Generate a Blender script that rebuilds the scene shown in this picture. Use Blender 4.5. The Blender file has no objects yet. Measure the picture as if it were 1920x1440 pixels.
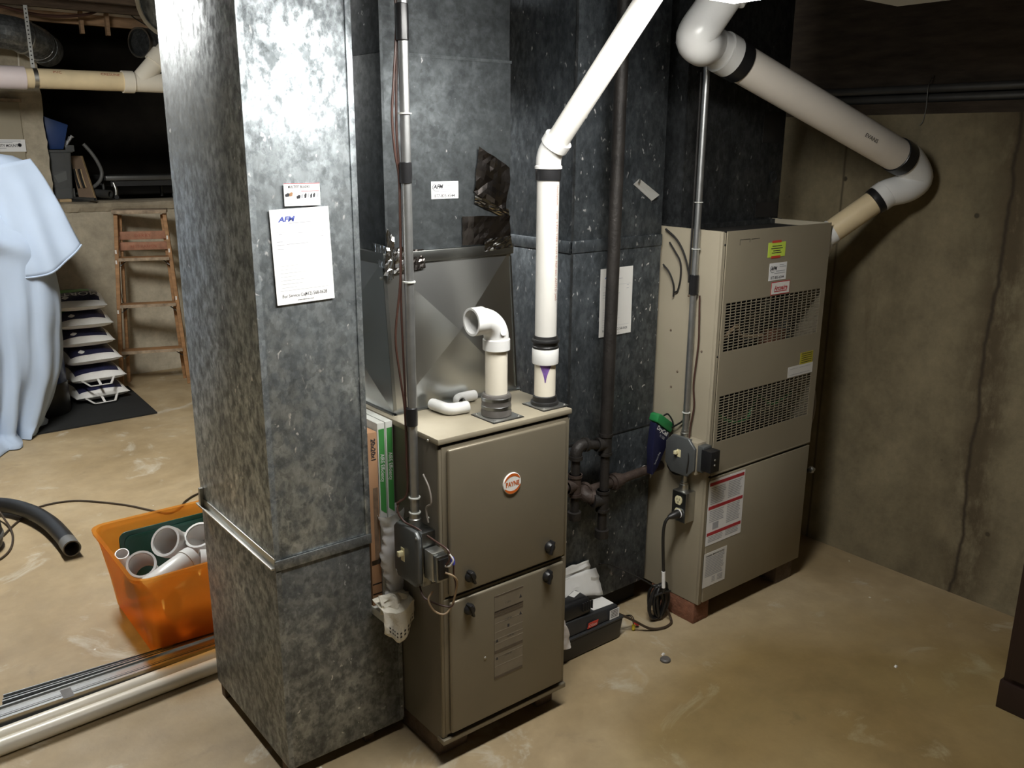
import bpy, bmesh, math, random
from mathutils import Vector, Matrix, noise as mnoise
V = Vector
random.seed(7)
S = bpy.context.scene
COL = S.collection

# ------------------------------------------------------------------ camera
cam = bpy.data.objects.new('camera', bpy.data.cameras.new('camera'))
COL.objects.link(cam)
cam.matrix_world = Matrix(((0.7829, 0.1592, -0.6015, 0.0), (-0.6222, 0.2094, -0.7544, 0.0),
                           (0.0059, 0.9648, 0.2630, 1.68), (0, 0, 0, 1)))
cam.data.sensor_fit = 'HORIZONTAL'
cam.data.sensor_width = 36.0
cam.data.lens = 1651.0 * 36.0 / 1920.0
cam.data.clip_start = 0.02
S.camera = cam
# ------------------------------------------------------------------ world, exposure
W = bpy.data.worlds.new('world'); S.world = W; W.use_nodes = True
W.node_tree.nodes['Background'].inputs[0].default_value = (0.5, 0.55, 0.65, 1)
W.node_tree.nodes['Background'].inputs[1].default_value = 0.0
S.view_settings.view_transform = 'Standard'; S.view_settings.look = 'None'
S.view_settings.gamma = 1.0; S.view_settings.use_curve_mapping = False
S.view_settings.exposure = 0.0
S.cycles.use_denoising = True
S.cycles.max_bounces = 10; S.cycles.diffuse_bounces = 5; S.cycles.glossy_bounces = 5
S.cycles.transparent_max_bounces = 16
S.cycles.sample_clamp_indirect = 4.0
MAIN_LAMP = 66.0      # emission of the lit panel over the furnaces
SIDE_LAMP = 138.0      # emission of the lamp over the softener corner
FRONT_LAMP = 0.0

# ------------------------------------------------------------------ materials
MATS = {}
def nm(name):
    m = bpy.data.materials.new(name); m.use_nodes = True
    nt = m.node_tree; b = nt.nodes['Principled BSDF']
    MATS[name] = m
    return m, nt, b
def N(nt, t, **kw):
    n = nt.nodes.new(t)
    for k, v in kw.items():
        if k in n.inputs: n.inputs[k].default_value = v
        else: setattr(n, k, v)
    return n
def L(nt, a, b): nt.links.new(a, b)
def coords(nt, scale=(1, 1, 1), loc=(0, 0, 0)):
    t = N(nt, 'ShaderNodeTexCoord'); mp = N(nt, 'ShaderNodeMapping')
    mp.inputs['Scale'].default_value = scale; mp.inputs['Location'].default_value = loc
    L(nt, t.outputs['Object'], mp.inputs['Vector'])
    return mp.outputs['Vector']
def ramp(nt, fac, stops):
    r = N(nt, 'ShaderNodeValToRGB'); e = r.color_ramp.elements
    while len(e) < len(stops): e.new(0.5)
    for i, (p, c) in enumerate(stops):
        e[i].position = p
        e[i].color = (c, c, c, 1) if not hasattr(c, '__len__') else (c[0], c[1], c[2], 1)
    L(nt, fac, r.inputs[0]); return r.outputs[0]
def noise(nt, vec, scale, detail=4, rough=.55, dist=0):
    n = N(nt, 'ShaderNodeTexNoise'); n.inputs['Scale'].default_value = scale
    n.inputs['Detail'].default_value = detail; n.inputs['Roughness'].default_value = rough
    n.inputs['Distortion'].default_value = dist
    L(nt, vec, n.inputs['Vector']); return n.outputs[0]
def mix(nt, fac, a, b, mode='MIX'):
    m = N(nt, 'ShaderNodeMix'); m.data_type = 'RGBA'; m.blend_type = mode
    for sock, v in ((m.inputs[0], fac), (m.inputs[6], a), (m.inputs[7], b)):
        if isinstance(v, (int, float)): sock.default_value = v if sock.type == 'VALUE' else (v, v, v, 1)
        elif hasattr(v, '__len__'): sock.default_value = (v[0], v[1], v[2], 1)
        else: L(nt, v, sock)
    return m.outputs[2]
def bump(nt, b, h, strength, dist=.01):
    n = N(nt, 'ShaderNodeBump'); n.inputs['Strength'].default_value = strength
    n.inputs['Distance'].default_value = dist
    L(nt, h, n.inputs['Height']); L(nt, n.outputs[0], b.inputs['Normal'])
def plain(name, c, r=.5, m=0., var=.12, vs=9., bs=0., bscale=60., spec=.5, stretch=(1, 1, 1)):
    M, nt, b = nm(name)
    b.inputs['Roughness'].default_value = r; b.inputs['Metallic'].default_value = m
    b.inputs['Specular IOR Level'].default_value = spec
    v = coords(nt, stretch); f = noise(nt, v, vs, 5)
    lo = tuple(x * (1 - var) for x in c); hi = tuple(min(1, x * (1 + var)) for x in c)
    L(nt, ramp(nt, f, [(.3, lo), (.7, hi)]), b.inputs['Base Color'])
    if bs: bump(nt, b, noise(nt, v, bscale, 3), bs)
    return M
def emis(name, c, s):
    M, nt, b = nm(name)
    b.inputs['Base Color'].default_value = (*c, 1)
    b.inputs['Emission Color'].default_value = (*c, 1); b.inputs['Emission Strength'].default_value = s
    return M
def galv(name, dark, light, scale=70., r=(.30, .52), stretch=(1, 1, .75), metal=.9, fleck=0., fq=.84, spang=.35, bs=.05, blot=.5, patina=.6):
    """zinc-coated sheet: soft blotches, fine crystals and a few bright torn flakes"""
    M, nt, b = nm(name)
    v0 = coords(nt); v = coords(nt, stretch)
    wn = N(nt, 'ShaderNodeTexNoise'); wn.inputs['Scale'].default_value = 45.; L(nt, v, wn.inputs['Vector'])
    va = N(nt, 'ShaderNodeVectorMath', operation='MULTIPLY_ADD')
    L(nt, wn.outputs['Color'], va.inputs[0]); va.inputs[1].default_value = (.03, .03, .03); L(nt, v, va.inputs[2])
    vo = N(nt, 'ShaderNodeTexVoronoi'); vo.inputs['Scale'].default_value = scale; L(nt, va.outputs[0], vo.inputs['Vector'])
    sp = N(nt, 'ShaderNodeSeparateColor'); L(nt, vo.outputs['Color'], sp.inputs[0])
    big = noise(nt, v0, 4.5, 5, .6); mid = noise(nt, v, 19., 7, .70, .15); fine = noise(nt, v, 70., 4, .6)
    md = tuple((p + q) / 2 for p, q in zip(dark, light))
    pat = ramp(nt, noise(nt, v, 38., 8, .72, .15), [(.42, 0.), (.56, 1.)])
    c = ramp(nt, mid, [(.33, dark), (.5, md), (.68, light)])
    c = mix(nt, patina, c, mix(nt, pat, tuple(x * .42 for x in dark), c))
    c = mix(nt, spang, c, ramp(nt, sp.outputs[0], [(.1, .45), (.9, 1.35)]), 'MULTIPLY')
    c = mix(nt, .35, c, ramp(nt, fine, [(.3, .6), (.7, 1.25)]), 'MULTIPLY')
    c = mix(nt, blot, c, ramp(nt, big, [(.32, .55), (.66, 1.15)]), 'MULTIPLY')
    rn = mix(nt, .42, ramp(nt, mid, [(.36, r[1]), (.62, r[0])]), ramp(nt, sp.outputs[1], [(.1, r[1]), (.9, r[0])]))
    rn = mix(nt, patina * .6, rn, ramp(nt, pat, [(0., .72), (1., r[0])]))
    if fleck:
        v2 = coords(nt, (1., 1., .6))
        w2 = N(nt, 'ShaderNodeVectorMath', operation='MULTIPLY_ADD'); L(nt, wn.outputs['Color'], w2.inputs[0]); w2.inputs[1].default_value = (.04, .04, .04); L(nt, v2, w2.inputs[2])
        vf = N(nt, 'ShaderNodeTexVoronoi'); vf.inputs['Scale'].default_value = 44.; L(nt, w2.outputs[0], vf.inputs['Vector'])
        s3 = N(nt, 'ShaderNodeSeparateColor'); L(nt, vf.outputs['Color'], s3.inputs[0])
        fm = mix(nt, 1., ramp(nt, vf.outputs['Distance'], [(.07, 1.), (.19, 0.)]), ramp(nt, s3.outputs[1], [(fq, 0.), (fq + .05, 1.)]), 'MULTIPLY')
        fm = mix(nt, 1., fm, ramp(nt, noise(nt, v0, 6., 3), [(.42, .15), (.58, 1.)]), 'MULTIPLY')
        c = mix(nt, fm, c, (fleck, fleck, fleck))
    L(nt, c, b.inputs['Base Color']); L(nt, rn, b.inputs['Roughness'])
    b.inputs['Metallic'].default_value = metal
    if bs: bump(nt, b, mid, bs, .004)
    return M

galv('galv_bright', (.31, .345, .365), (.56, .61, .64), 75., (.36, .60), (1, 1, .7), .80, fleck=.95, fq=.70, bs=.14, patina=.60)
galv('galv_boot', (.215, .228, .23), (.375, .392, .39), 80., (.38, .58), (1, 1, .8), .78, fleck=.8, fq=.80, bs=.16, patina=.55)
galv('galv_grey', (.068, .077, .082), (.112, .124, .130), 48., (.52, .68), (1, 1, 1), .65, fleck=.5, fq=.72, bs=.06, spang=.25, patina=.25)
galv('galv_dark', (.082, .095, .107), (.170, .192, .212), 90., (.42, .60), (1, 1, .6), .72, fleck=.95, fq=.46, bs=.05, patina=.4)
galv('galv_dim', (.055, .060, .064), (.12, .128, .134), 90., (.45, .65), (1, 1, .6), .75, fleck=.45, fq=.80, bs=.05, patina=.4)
plain('sheet_shiny', (.60, .61, .60), .30, 1., .05, 3.)
plain('sheet_satin', (.34, .35, .34), .32, 1., .10, 6.)
plain('foil', (.72, .72, .71), .14, 1., .05, 20.)
plain('foil_dull', (.20, .18, .17), .25, 1., .2, 14., .15, 25.)
plain('tab_bright', (.70, .71, .70), .35, .5, .05, 20.)
plain('emt', (.42, .43, .43), .38, .9, .12, 30.)
plain('box_steel', (.27, .28, .28), .30, 1., .12, 14.)
plain('box_dark', (.115, .122, .122), .38, .35, .12, 14.)
plain('zinc', (.50, .50, .47), .38, 1., .1, 20.)
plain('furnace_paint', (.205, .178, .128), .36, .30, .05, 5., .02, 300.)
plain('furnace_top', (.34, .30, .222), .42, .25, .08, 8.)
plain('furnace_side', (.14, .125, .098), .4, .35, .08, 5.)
plain('armor_paint', (.285, .250, .182), .5, 0., .06, 4., .02, 200.)
plain('armor_side', (.32, .282, .208), .55, 0., .06, 4., .02, 200.)
plain('dark_gap', (.012, .011, .010), .8, 0., .1)
plain('interior', (.020, .018, .016), .75, .2, .5, 12.)
plain('pvc_white', (.70, .70, .685), .28, 0., .02, 8.)
plain('pvc_pipe', (.60, .585, .55), .30, 0., .03, 6.)
plain('pvc_cream', (.76, .71, .60), .33, 0., .04, 5.)
plain('pvc_yellow', (.66, .54, .34), .38, 0., .12, 7.)
plain('pvc_grey', (.80, .745, .67), .5, 0., .05, 5.)
plain('pvc_pink', (.66, .58, .58), .42, 0., .06, 5.)
plain('rubber', (.014, .014, .014), .42, 0., .2)
plain('rubber_grey', (.10, .092, .085), .45, 0., .25, 25.)
plain('tape_black', (.012, .012, .013), .3, 0., .2)
plain('iron', (.022, .019, .017), .55, .25, .35, 25., .2, 120.)
plain('iron_rust', (.050, .034, .027), .6, .15, .35, 30., .2, 120.)
plain('paper', (.86, .86, .86), .7, 0., .02)
plain('paper_dim', (.74, .73, .70), .7, 0., .03)
plain('ink', (.03, .03, .035), .7)
plain('ink_grey', (.42, .43, .46), .7)
plain('ink_blue', (.06, .09, .38), .6)
plain('ink_red', (.45, .035, .045), .6)
plain('ink_rust', (.30, .09, .05), .7)
plain('ink_purple', (.16, .08, .30), .6, 0., .4, 60.)
plain('label_taupe', (.20, .170, .125), .45, .1, .12, 20.)
plain('label_dark', (.105, .082, .060), .5, .1, .1, 20.)
plain('label_line', (.27, .235, .18), .5, .1, .1, 20.)
plain('sticker_green', (.62, .80, .10), .5)
plain('sticker_yellow', (.48, .42, .04), .5)
plain('sticker_red', (.62, .06, .04), .5)
plain('badge_orange', (.55, .12, .02), .35)
plain('badge_white', (.80, .78, .74), .35)
plain('plastic_black', (.013, .013, .014), .38, 0., .2)
plain('plastic_dark', (.030, .031, .033), .42, 0., .2)
plain('ivory', (.72, .66, .42), .45)
plain('brick_red', (.21, .088, .050), .85, 0., .25, 25., .5, 60.)
plain('brick_brown', (.12, .085, .06), .85, 0., .3, 25., .5, 60.)
plain('wire_brown', (.058, .026, .019), .45)
plain('wire_tan', (.36, .26, .16), .45)
plain('wire_grey', (.30, .27, .24), .5)
plain('cord_black', (.016, .015, .014), .42)
plain('cord_brown', (.045, .030, .018), .45)
plain('blue_nut', (.05, .06, .42), .4)
plain('red_nut', (.55, .03, .03), .4)
plain('yellow_nut', (.80, .66, .04), .4)
plain('cardboard', (.36, .20, .105), .8, 0., .06, 8.)
plain('cardboard_dark', (.16, .105, .065), .8, 0., .3, 40.)
plain('filter_green', (.05, .25, .055), .6, 0., .05)
plain('filter_white', (.55, .56, .52), .65, 0., .08, 30.)
plain('lace', (.74, .70, .60), .85, 0., .06, 30., .3, 150.)
plain('cloth_print', (.66, .62, .60), .85, 0., .1, 40.)
plain('sheet_blue', (.43, .52, .66), .8, 0., .04, 3., .08, 400.)
plain('tank_blue', (.010, .030, .115), .35, 0., .1)
plain('bag_white', (.78, .77, .74), .4, 0., .05, 14., .4, 40.)
plain('bag_navy', (.018, .020, .055), .3, 0., .25, 20., .4, 40.)
plain('bag_green', (.10, .38, .06), .4, 0., .1)
plain('mat_black', (.010, .011, .011), .8, 0., .2)
plain('wood_ladder', (.34, .185, .085), .65, 0., .3, 6., .2, 40., .3, (1, 1, 6))
plain('wood_worn', (.34, .26, .18), .8, 0., .4, 25., .3, 60.)
plain('wood_red', (.34, .165, .10), .75, 0., .2, 30.)
plain('wood_pale', (.52, .37, .20), .65, 0., .15, 8.)
plain('plywood_face', (.17, .11, .065), .7, 0., .2, 8.)
plain('joist_wood', (.050, .034, .022), .85, 0., .4, 8., .2, 30., .2, (1, 6, 6))
plain('joist_light', (.30, .19, .11), .8, 0., .3, 8., .2, 30., .2, (1, 6, 6))
plain('rim_wood', (.052, .040, .029), .85, 0., .35, 6., .2, 30., .2, (1, 1, 5))
plain('cabinet_wood', (.022, .011, .008), .45, 0., .3, 5., 0, 10, .4, (1, 1, .1))
plain('tote_blue', (.018, .050, .17), .4, 0., .1)
plain('hose_grey', (.13, .13, .125), .45, 0., .1)
plain('steel_grey', (.12, .12, .115), .4, .6, .15)
plain('aluminium', (.62, .63, .62), .26, 1., .05, 40., 0, 10, .5, (1, 30, 30))
plain('track_black', (.02, .021, .022), .4, 0., .1)
plain('lid_green', (.005, .085, .060), .35, 0., .06)
plain('drywall_beige', (.40, .355, .26), .85, 0., .04, 3.)
plain('fixture_white', (.60, .62, .62), .45, 0., .05)
plain('bottle_navy', (.012, .013, .040), .35, 0., .15)
plain('cap_green', (.02, .19, .055), .35, 0., .1)
plain('dirt', (.055, .046, .036), .95, 0., .3, 5.)
plain('crumb', (.75, .74, .70), .8)
emis('lamp_glow', (1.0, .985, .94), MAIN_LAMP)
emis('side_glow', (.98, .97, .93), SIDE_LAMP)

def see_through(name, c, clear, r=.35, tint=None):
    M, nt, b = nm(name)
    b.inputs['Base Color'].default_value = (*c, 1); b.inputs['Roughness'].default_value = r
    v = coords(nt); L(nt, ramp(nt, noise(nt, v, 5.), [(.3, tuple(x * .92 for x in c)), (.7, c)]), b.inputs['Base Color'])
    t = N(nt, 'ShaderNodeBsdfTransparent'); tc = tint or c
    t.inputs[0].default_value = (*tc, 1)
    tl = N(nt, 'ShaderNodeBsdfTranslucent'); tl.inputs[0].default_value = (*c, 1)
    m1 = N(nt, 'ShaderNodeMixShader'); m1.inputs[0].default_value = .35
    L(nt, b.outputs[0], m1.inputs[1]); L(nt, tl.outputs[0], m1.inputs[2])
    m2 = N(nt, 'ShaderNodeMixShader'); m2.inputs[0].default_value = clear
    L(nt, m1.outputs[0], m2.inputs[1]); L(nt, t.outputs[0], m2.inputs[2])
    L(nt, m2.outputs[0], nt.nodes['Material Output'].inputs[0])
    return M
see_through('orange_plastic', (.95, .42, .08), .66, .3, (1.0, .74, .34))
see_through('clear_plastic', (.33, .34, .34), .62, .35, (.75, .77, .77))
see_through('bag_plastic', (.90, .90, .92), .10, .25, (.9, .9, .9))

# concrete floor
M, nt, b = nm('floor_concrete')
v = coords(nt)
c = ramp(nt, noise(nt, v, 1.3, 6, .6, .6), [(.28, (.290, .212, .112)), (.5, (.385, .292, .168)), (.72, (.465, .372, .235))])
c = mix(nt, .55, c, ramp(nt, noise(nt, v, 9., 6, .65), [(.3, .72), (.7, 1.12)]), 'MULTIPLY')
c = mix(nt, ramp(nt, noise(nt, coords(nt, (1, 1, 1), (3.1, 1.7, 0)), 3.0, 7, .68, 1.0), [(.575, 0.), (.70, .8)]), c, (.55, .51, .42))
c = mix(nt, ramp(nt, noise(nt, coords(nt, (1, 1, 1), (7.7, .4, 0)), 3.4, 6, .6, .4), [(.63, 0.), (.72, .55)]), c, (.19, .145, .090))
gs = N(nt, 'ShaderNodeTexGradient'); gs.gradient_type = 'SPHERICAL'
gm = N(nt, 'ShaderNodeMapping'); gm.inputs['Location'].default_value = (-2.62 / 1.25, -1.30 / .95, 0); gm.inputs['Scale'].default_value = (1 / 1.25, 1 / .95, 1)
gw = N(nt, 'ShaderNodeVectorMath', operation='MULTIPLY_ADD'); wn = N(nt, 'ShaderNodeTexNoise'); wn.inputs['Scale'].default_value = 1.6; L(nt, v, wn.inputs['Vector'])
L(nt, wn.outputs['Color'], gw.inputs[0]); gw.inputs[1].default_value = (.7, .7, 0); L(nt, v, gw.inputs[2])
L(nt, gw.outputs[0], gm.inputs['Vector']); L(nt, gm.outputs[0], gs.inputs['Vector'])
c = mix(nt, ramp(nt, gs.outputs[1], [(.02, 0.), (.45, 1.)]), c, mix(nt, 1., c, (.66, .60, .42), 'MULTIPLY'))   # floor turns darker and browner at the right, with a soft edge
vd = N(nt, 'ShaderNodeTexVoronoi'); vd.inputs['Scale'].default_value = 9.; L(nt, v, vd.inputs['Vector'])
sd = N(nt, 'ShaderNodeSeparateColor'); L(nt, vd.outputs['Color'], sd.inputs[0])
dots = mix(nt, 1., ramp(nt, vd.outputs['Distance'], [(.035, 1.), (.05, 0.)]), ramp(nt, sd.outputs[0], [(.86, 0.), (.88, 1.)]), 'MULTIPLY')
c = mix(nt, dots, c, (.70, .68, .60))
L(nt, c, b.inputs['Base Color'])
L(nt, ramp(nt, noise(nt, v, 4.), [(.3, .5), (.7, .72)]), b.inputs['Roughness'])
bump(nt, b, noise(nt, v, 55., 5), .08)

# cast concrete walls
def concrete(name, lo, hi, stain, crack=False):
    M, nt, b = nm(name)
    v = coords(nt); vs = coords(nt, (1, 1, .28))
    c = ramp(nt, noise(nt, vs, 2.2, 6, .6, .3), [(.3, lo), (.7, hi)])
    c = mix(nt, .85, c, ramp(nt, noise(nt, v, 8., 9, .74), [(.3, .60), (.7, 1.22)]), 'MULTIPLY')
    c = mix(nt, ramp(nt, noise(nt, coords(nt, (1, 1, .45), (2, 5, 1)), 4.2, 6, .65, .5), [(.60, 0.), (.74, .7)]), c, stain)
    vd = N(nt, 'ShaderNodeTexVoronoi'); vd.inputs['Scale'].default_value = 7.; L(nt, v, vd.inputs['Vector'])
    sd = N(nt, 'ShaderNodeSeparateColor'); L(nt, vd.outputs['Color'], sd.inputs[0])
    pits = mix(nt, 1., ramp(nt, vd.outputs['Distance'], [(.05, 1.), (.08, 0.)]), ramp(nt, sd.outputs[0], [(.7, 0.), (.72, 1.)]), 'MULTIPLY')
    c = mix(nt, pits, c, tuple(x * .35 for x in lo))
    if crack:
        sx = N(nt, 'ShaderNodeSeparateXYZ'); L(nt, v, sx.inputs[0])
        wob = noise(nt, coords(nt, (1, 0, 1)), 2.2, 5, .6)
        def band(y0, amp, w0, w1):
            a = N(nt, 'ShaderNodeMath', operation='MULTIPLY_ADD'); L(nt, wob, a.inputs[0]); a.inputs[1].default_value = amp
            a.inputs[2].default_value = y0 - amp * .5
            d = N(nt, 'ShaderNodeMath', operation='SUBTRACT'); L(nt, sx.outputs[1], d.inputs[0]); L(nt, a.outputs[0], d.inputs[1])
            ab = N(nt, 'ShaderNodeMath', operation='ABSOLUTE'); L(nt, d.outputs[0], ab.inputs[0])
            return ramp(nt, ab.outputs[0], [(w0, 1.), (w1, 0.)])
        blot = ramp(nt, noise(nt, coords(nt, (1, 1, .5)), 7., 6, .7), [(.38, 0.), (.54, 1.)])
        wide = mix(nt, 1., band(1.335, .18, .02, .12), blot, 'MULTIPLY')
        c = mix(nt, mix(nt, 1., wide, .85, 'MULTIPLY'), c, (.066, .047, .023))
        c = mix(nt, band(1.36, .10, .002, .010), c, (.040, .028, .015))
        c = mix(nt, band(2.0, .01, .002, .006), c, tuple(x * .5 for x in lo))
    L(nt, c, b.inputs['Base Color']); b.inputs['Roughness'].default_value = .88
    bump(nt, b, noise(nt, v, 30., 6, .65), .25)
concrete('wall_concrete', (.150, .122, .070), (.255, .213, .130), (.095, .072, .038), True)
concrete('wall_back_mat', (.43, .375, .275), (.57, .51, .395), (.22, .185, .125))
concrete('wall_plain', (.36, .32, .25), (.46, .42, .34), (.26, .22, .16))
concrete('ledge_top', (.30, .25, .17), (.46, .40, .30), (.13, .11, .075))
# ------------------------------------------------------------------ geometry helpers
def frame(d):
    d = V(d).normalized()
    a = V((0, 0, 1)) if abs(d.z) < .9 else V((1, 0, 0))
    x = d.cross(a).normalized(); y = d.cross(x).normalized()
    return x, y, d
class MB:
    def __init__(self): self.v = []; self.f = []
    def add(self, vs, fs):
        o = len(self.v); self.v += [V(p) for p in vs]; self.f += [tuple(i + o for i in f) for f in fs]; return self
    def box(self, x0, y0, z0, x1, y1, z1):
        return self.add([(x0, y0, z0), (x1, y0, z0), (x1, y1, z0), (x0, y1, z0), (x0, y0, z1), (x1, y0, z1), (x1, y1, z1), (x0, y1, z1)],
                        [(3, 2, 1, 0), (4, 5, 6, 7), (0, 1, 5, 4), (1, 2, 6, 5), (2, 3, 7, 6), (3, 0, 4, 7)])
    def hexa(self, p):   # 8 corners: bottom 4 ccw, top 4 ccw
        return self.add(p, [(3, 2, 1, 0), (4, 5, 6, 7), (0, 1, 5, 4), (1, 2, 6, 5), (2, 3, 7, 6), (3, 0, 4, 7)])
    def bar(self, a, b, w, h, up=(0, 0, 1)):
        a, b, up = V(a), V(b), V(up); d = (b - a).normalized()
        s = d.cross(up).normalized(); u = s.cross(d).normalized()
        s *= w / 2; u *= h / 2
        return self.hexa([a - s - u, a + s - u, b + s - u, b - s - u, a - s + u, a + s + u, b + s + u, b - s + u])
    def prism(self, poly, ext):
        n = len(poly); e = V(ext); p = [V(q) for q in poly]
        return self.add(p + [q + e for q in p], [tuple(range(n - 1, -1, -1)), tuple(range(n, 2 * n))] +
                        [(i, (i + 1) % n, n + (i + 1) % n, n + i) for i in range(n)])
    def tube(self, path, r, n=14, cap=True):
        P = [V(p) for p in path]; m = len(P); R = r if hasattr(r, '__len__') else [r] * m
        T = []
        for i in range(m):
            t = (P[min(i + 1, m - 1)] - P[max(i - 1, 0)]); T.append(t.normalized() if t.length > 1e-9 else V((0, 0, 1)))
        x, y, _ = frame(T[0]); vs = []
        for i in range(m):
            if i:
                q = T[i - 1].rotation_difference(T[i]); x = q @ x; y = q @ y
            for k in range(n):
                a = 2 * math.pi * k / n; vs.append(P[i] + (x * math.cos(a) + y * math.sin(a)) * R[i])
        fs = [(i * n + k, i * n + (k + 1) % n, (i + 1) * n + (k + 1) % n, (i + 1) * n + k) for i in range(m - 1) for k in range(n)]
        if cap: fs += [tuple(range(n - 1, -1, -1)), tuple(range((m - 1) * n, m * n))]
        return self.add(vs, fs)
    def cyl(self, a, b, r, n=20, r2=None): return self.tube([a, b], [r, r if r2 is None else r2], n)
    def hollow(self, path, ro, ri, n=20):
        """pipe with open ends"""
        P = [V(p) for p in path]
        return self.loop_tube(P + P[::-1], [ro] * len(P) + [ri] * len(P), n, len(P))
    def loop_tube(self, P, R, n, m):
        T = [(P[min(i + 1, m - 1)] - P[max(i - 1, 0)]).normalized() for i in range(m)]
        x, y, _ = frame(T[0]); fr = []
        for i in range(m):
            if i: q = T[i - 1].rotation_difference(T[i]); x = q @ x; y = q @ y
            fr.append((x.copy(), y.copy()))
        idx = list(range(m)) + list(range(m - 1, -1, -1)); vs = []
        for j, i in enumerate(idx):
            for k in range(n):
                a = 2 * math.pi * k / n; vs.append(P[i] + (fr[i][0] * math.cos(a) + fr[i][1] * math.sin(a)) * R[j])
        M_ = len(idx)
        fs = [(i * n + k, i * n + (k + 1) % n, ((i + 1) % M_) * n + (k + 1) % n, ((i + 1) % M_) * n + k) for i in range(M_) for k in range(n)]
        return self.add(vs, fs)
    def lathe(self, prof, o, d=(0, 0, 1), n=24):
        x, y, d = frame(d); o = V(o); vs = []
        for r, h in prof:
            for k in range(n):
                a = 2 * math.pi * k / n; vs.append(o + d * h + (x * math.cos(a) + y * math.sin(a)) * max(r, 1e-5))
        m = len(prof)
        fs = [(i * n + k, i * n + (k + 1) % n, (i + 1) * n + (k + 1) % n, (i + 1) * n + k) for i in range(m - 1) for k in range(n)]
        fs += [tuple(range(n - 1, -1, -1)), tuple(range((m - 1) * n, m * n))]
        return self.add(vs, fs)
    def surf(self, nu, nv, f, closed_u=False):
        vs = [f(i / (nu if closed_u else nu - 1), j / (nv - 1)) for j in range(nv) for i in range(nu)]
        fs = []
        for j in range(nv - 1):
            for i in range(nu if closed_u else nu - 1):
                i2 = (i + 1) % nu; fs.append((j * nu + i, j * nu + i2, (j + 1) * nu + i2, (j + 1) * nu + i))
        return self.add(vs, fs)
def arc(c, a, b, n=10, ang=math.pi / 2):
    """points c + a cos t + b sin t"""
    c, a, b = V(c), V(a), V(b)
    return [c + a * math.cos(ang * i / n) + b * math.sin(ang * i / n) for i in range(n + 1)]
def crv(pts, n=8):
    """smooth curve through points"""
    P = [V(p) for p in pts]; out = []
    for i in range(len(P) - 1):
        p0 = P[i - 1] if i else P[0] * 2 - P[1]; p1, p2 = P[i], P[i + 1]
        p3 = P[i + 2] if i + 2 < len(P) else P[-1] * 2 - P[-2]
        for k in range(n):
            t = k / n
            out.append(.5 * ((2 * p1) + (p2 - p0) * t + (2 * p0 - 5 * p1 + 4 * p2 - p3) * t * t + (3 * p1 - p0 - 3 * p2 + p3) * t ** 3))
    return out + [P[-1]]
def wl(o):
    p = V((0, 0, 0))
    while o is not None: p = p + o.location; o = o.parent
    return p
def tag(o, label=None, cat=None, group=None, kind=None):
    if label: o['label'] = label
    if cat: o['category'] = cat
    if group: o['group'] = group
    if kind: o['kind'] = kind
    return o
def T(name, label, cat, loc, group=None, rz=0.):
    o = bpy.data.objects.new(name, None); COL.objects.link(o); o.empty_display_size = .05
    o.location = loc; o.rotation_euler = (0, 0, rz)
    return tag(o, label, cat, group)
def part(name, mb, mat, parent=None, bevel=0., seg=2, smooth=None, label=None, cat=None, group=None, kind=None, local=False, origin=None, solid=0., sharp=38, weld=False):
    me = bpy.data.meshes.new(name)
    vs = [V(p) for p in mb.v]
    loc = V((0, 0, 0))
    if not local:
        if parent is not None:
            off = wl(parent); vs = [p - off for p in vs]
        elif kind != 'structure':
            xs = [p.x for p in vs]; ys = [p.y for p in vs]; zs = [p.z for p in vs]
            loc = V(origin) if origin else V(((min(xs) + max(xs)) / 2, (min(ys) + max(ys)) / 2, min(zs)))
            vs = [p - loc for p in vs]
    me.from_pydata([tuple(p) for p in vs], [], mb.f)
    bm = bmesh.new(); bm.from_mesh(me)
    if weld: bmesh.ops.remove_doubles(bm, verts=bm.verts, dist=1e-5)
    if bevel:
        es = [e for e in bm.edges if len(e.link_faces) == 2 and e.calc_face_angle(0) > .5]
        bmesh.ops.bevel(bm, geom=es, offset=bevel, segments=seg, profile=.5, affect='EDGES', clamp_overlap=True)
    bmesh.ops.recalc_face_normals(bm, faces=bm.faces)
    bm.to_mesh(me); bm.free()
    me.materials.append(MATS[mat])
    if smooth or (smooth is None and bevel):
        for p in me.polygons: p.use_smooth = True
        me.set_sharp_from_angle(angle=math.radians(sharp))
    o = bpy.data.objects.new(name, me); COL.objects.link(o)
    o.location = loc
    if parent is not None: o.parent = parent
    if solid:
        md = o.modifiers.new('thickness', 'SOLIDIFY'); md.thickness = solid; md.offset = 0
    return tag(o, label, cat, group, kind)
def struct(name, mb, mat, parent=None, **k):
    return part(name, mb, mat, parent, kind=None if parent else 'structure', **k)
def copy_tree(o, parent=None):
    c = o.copy(); COL.objects.link(c); c.parent = parent
    for ch in list(o.children): copy_tree(ch, c)
    return c
def text(name, s, mat, parent, org, xd, yd, size, sx=1., ext=.0003, align='LEFT', shear=0., bold=0., label=None):
    """letters standing just proud of a surface: xd reading direction, yd letter-up"""
    cu = bpy.data.curves.new(name, 'FONT'); cu.body = s; cu.size = size; cu.align_x = align
    cu.shear = shear; cu.offset = bold; cu.resolution_u = 2
    ob = bpy.data.objects.new(name + '_tmp', cu)
    me0 = bpy.data.meshes.new_from_object(ob)
    xd, yd, org = V(xd).normalized(), V(yd).normalized(), V(org); nrm = xd.cross(yd)
    mb = MB(); mb.add([org + xd * p.co.x * sx + yd * p.co.y + nrm * (p.co.z + ext) for p in me0.vertices], [tuple(p.vertices) for p in me0.polygons])
    bpy.data.objects.remove(ob); bpy.data.curves.remove(cu); bpy.data.meshes.remove(me0)
    return part(name, mb, mat, parent, label=label)
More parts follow.
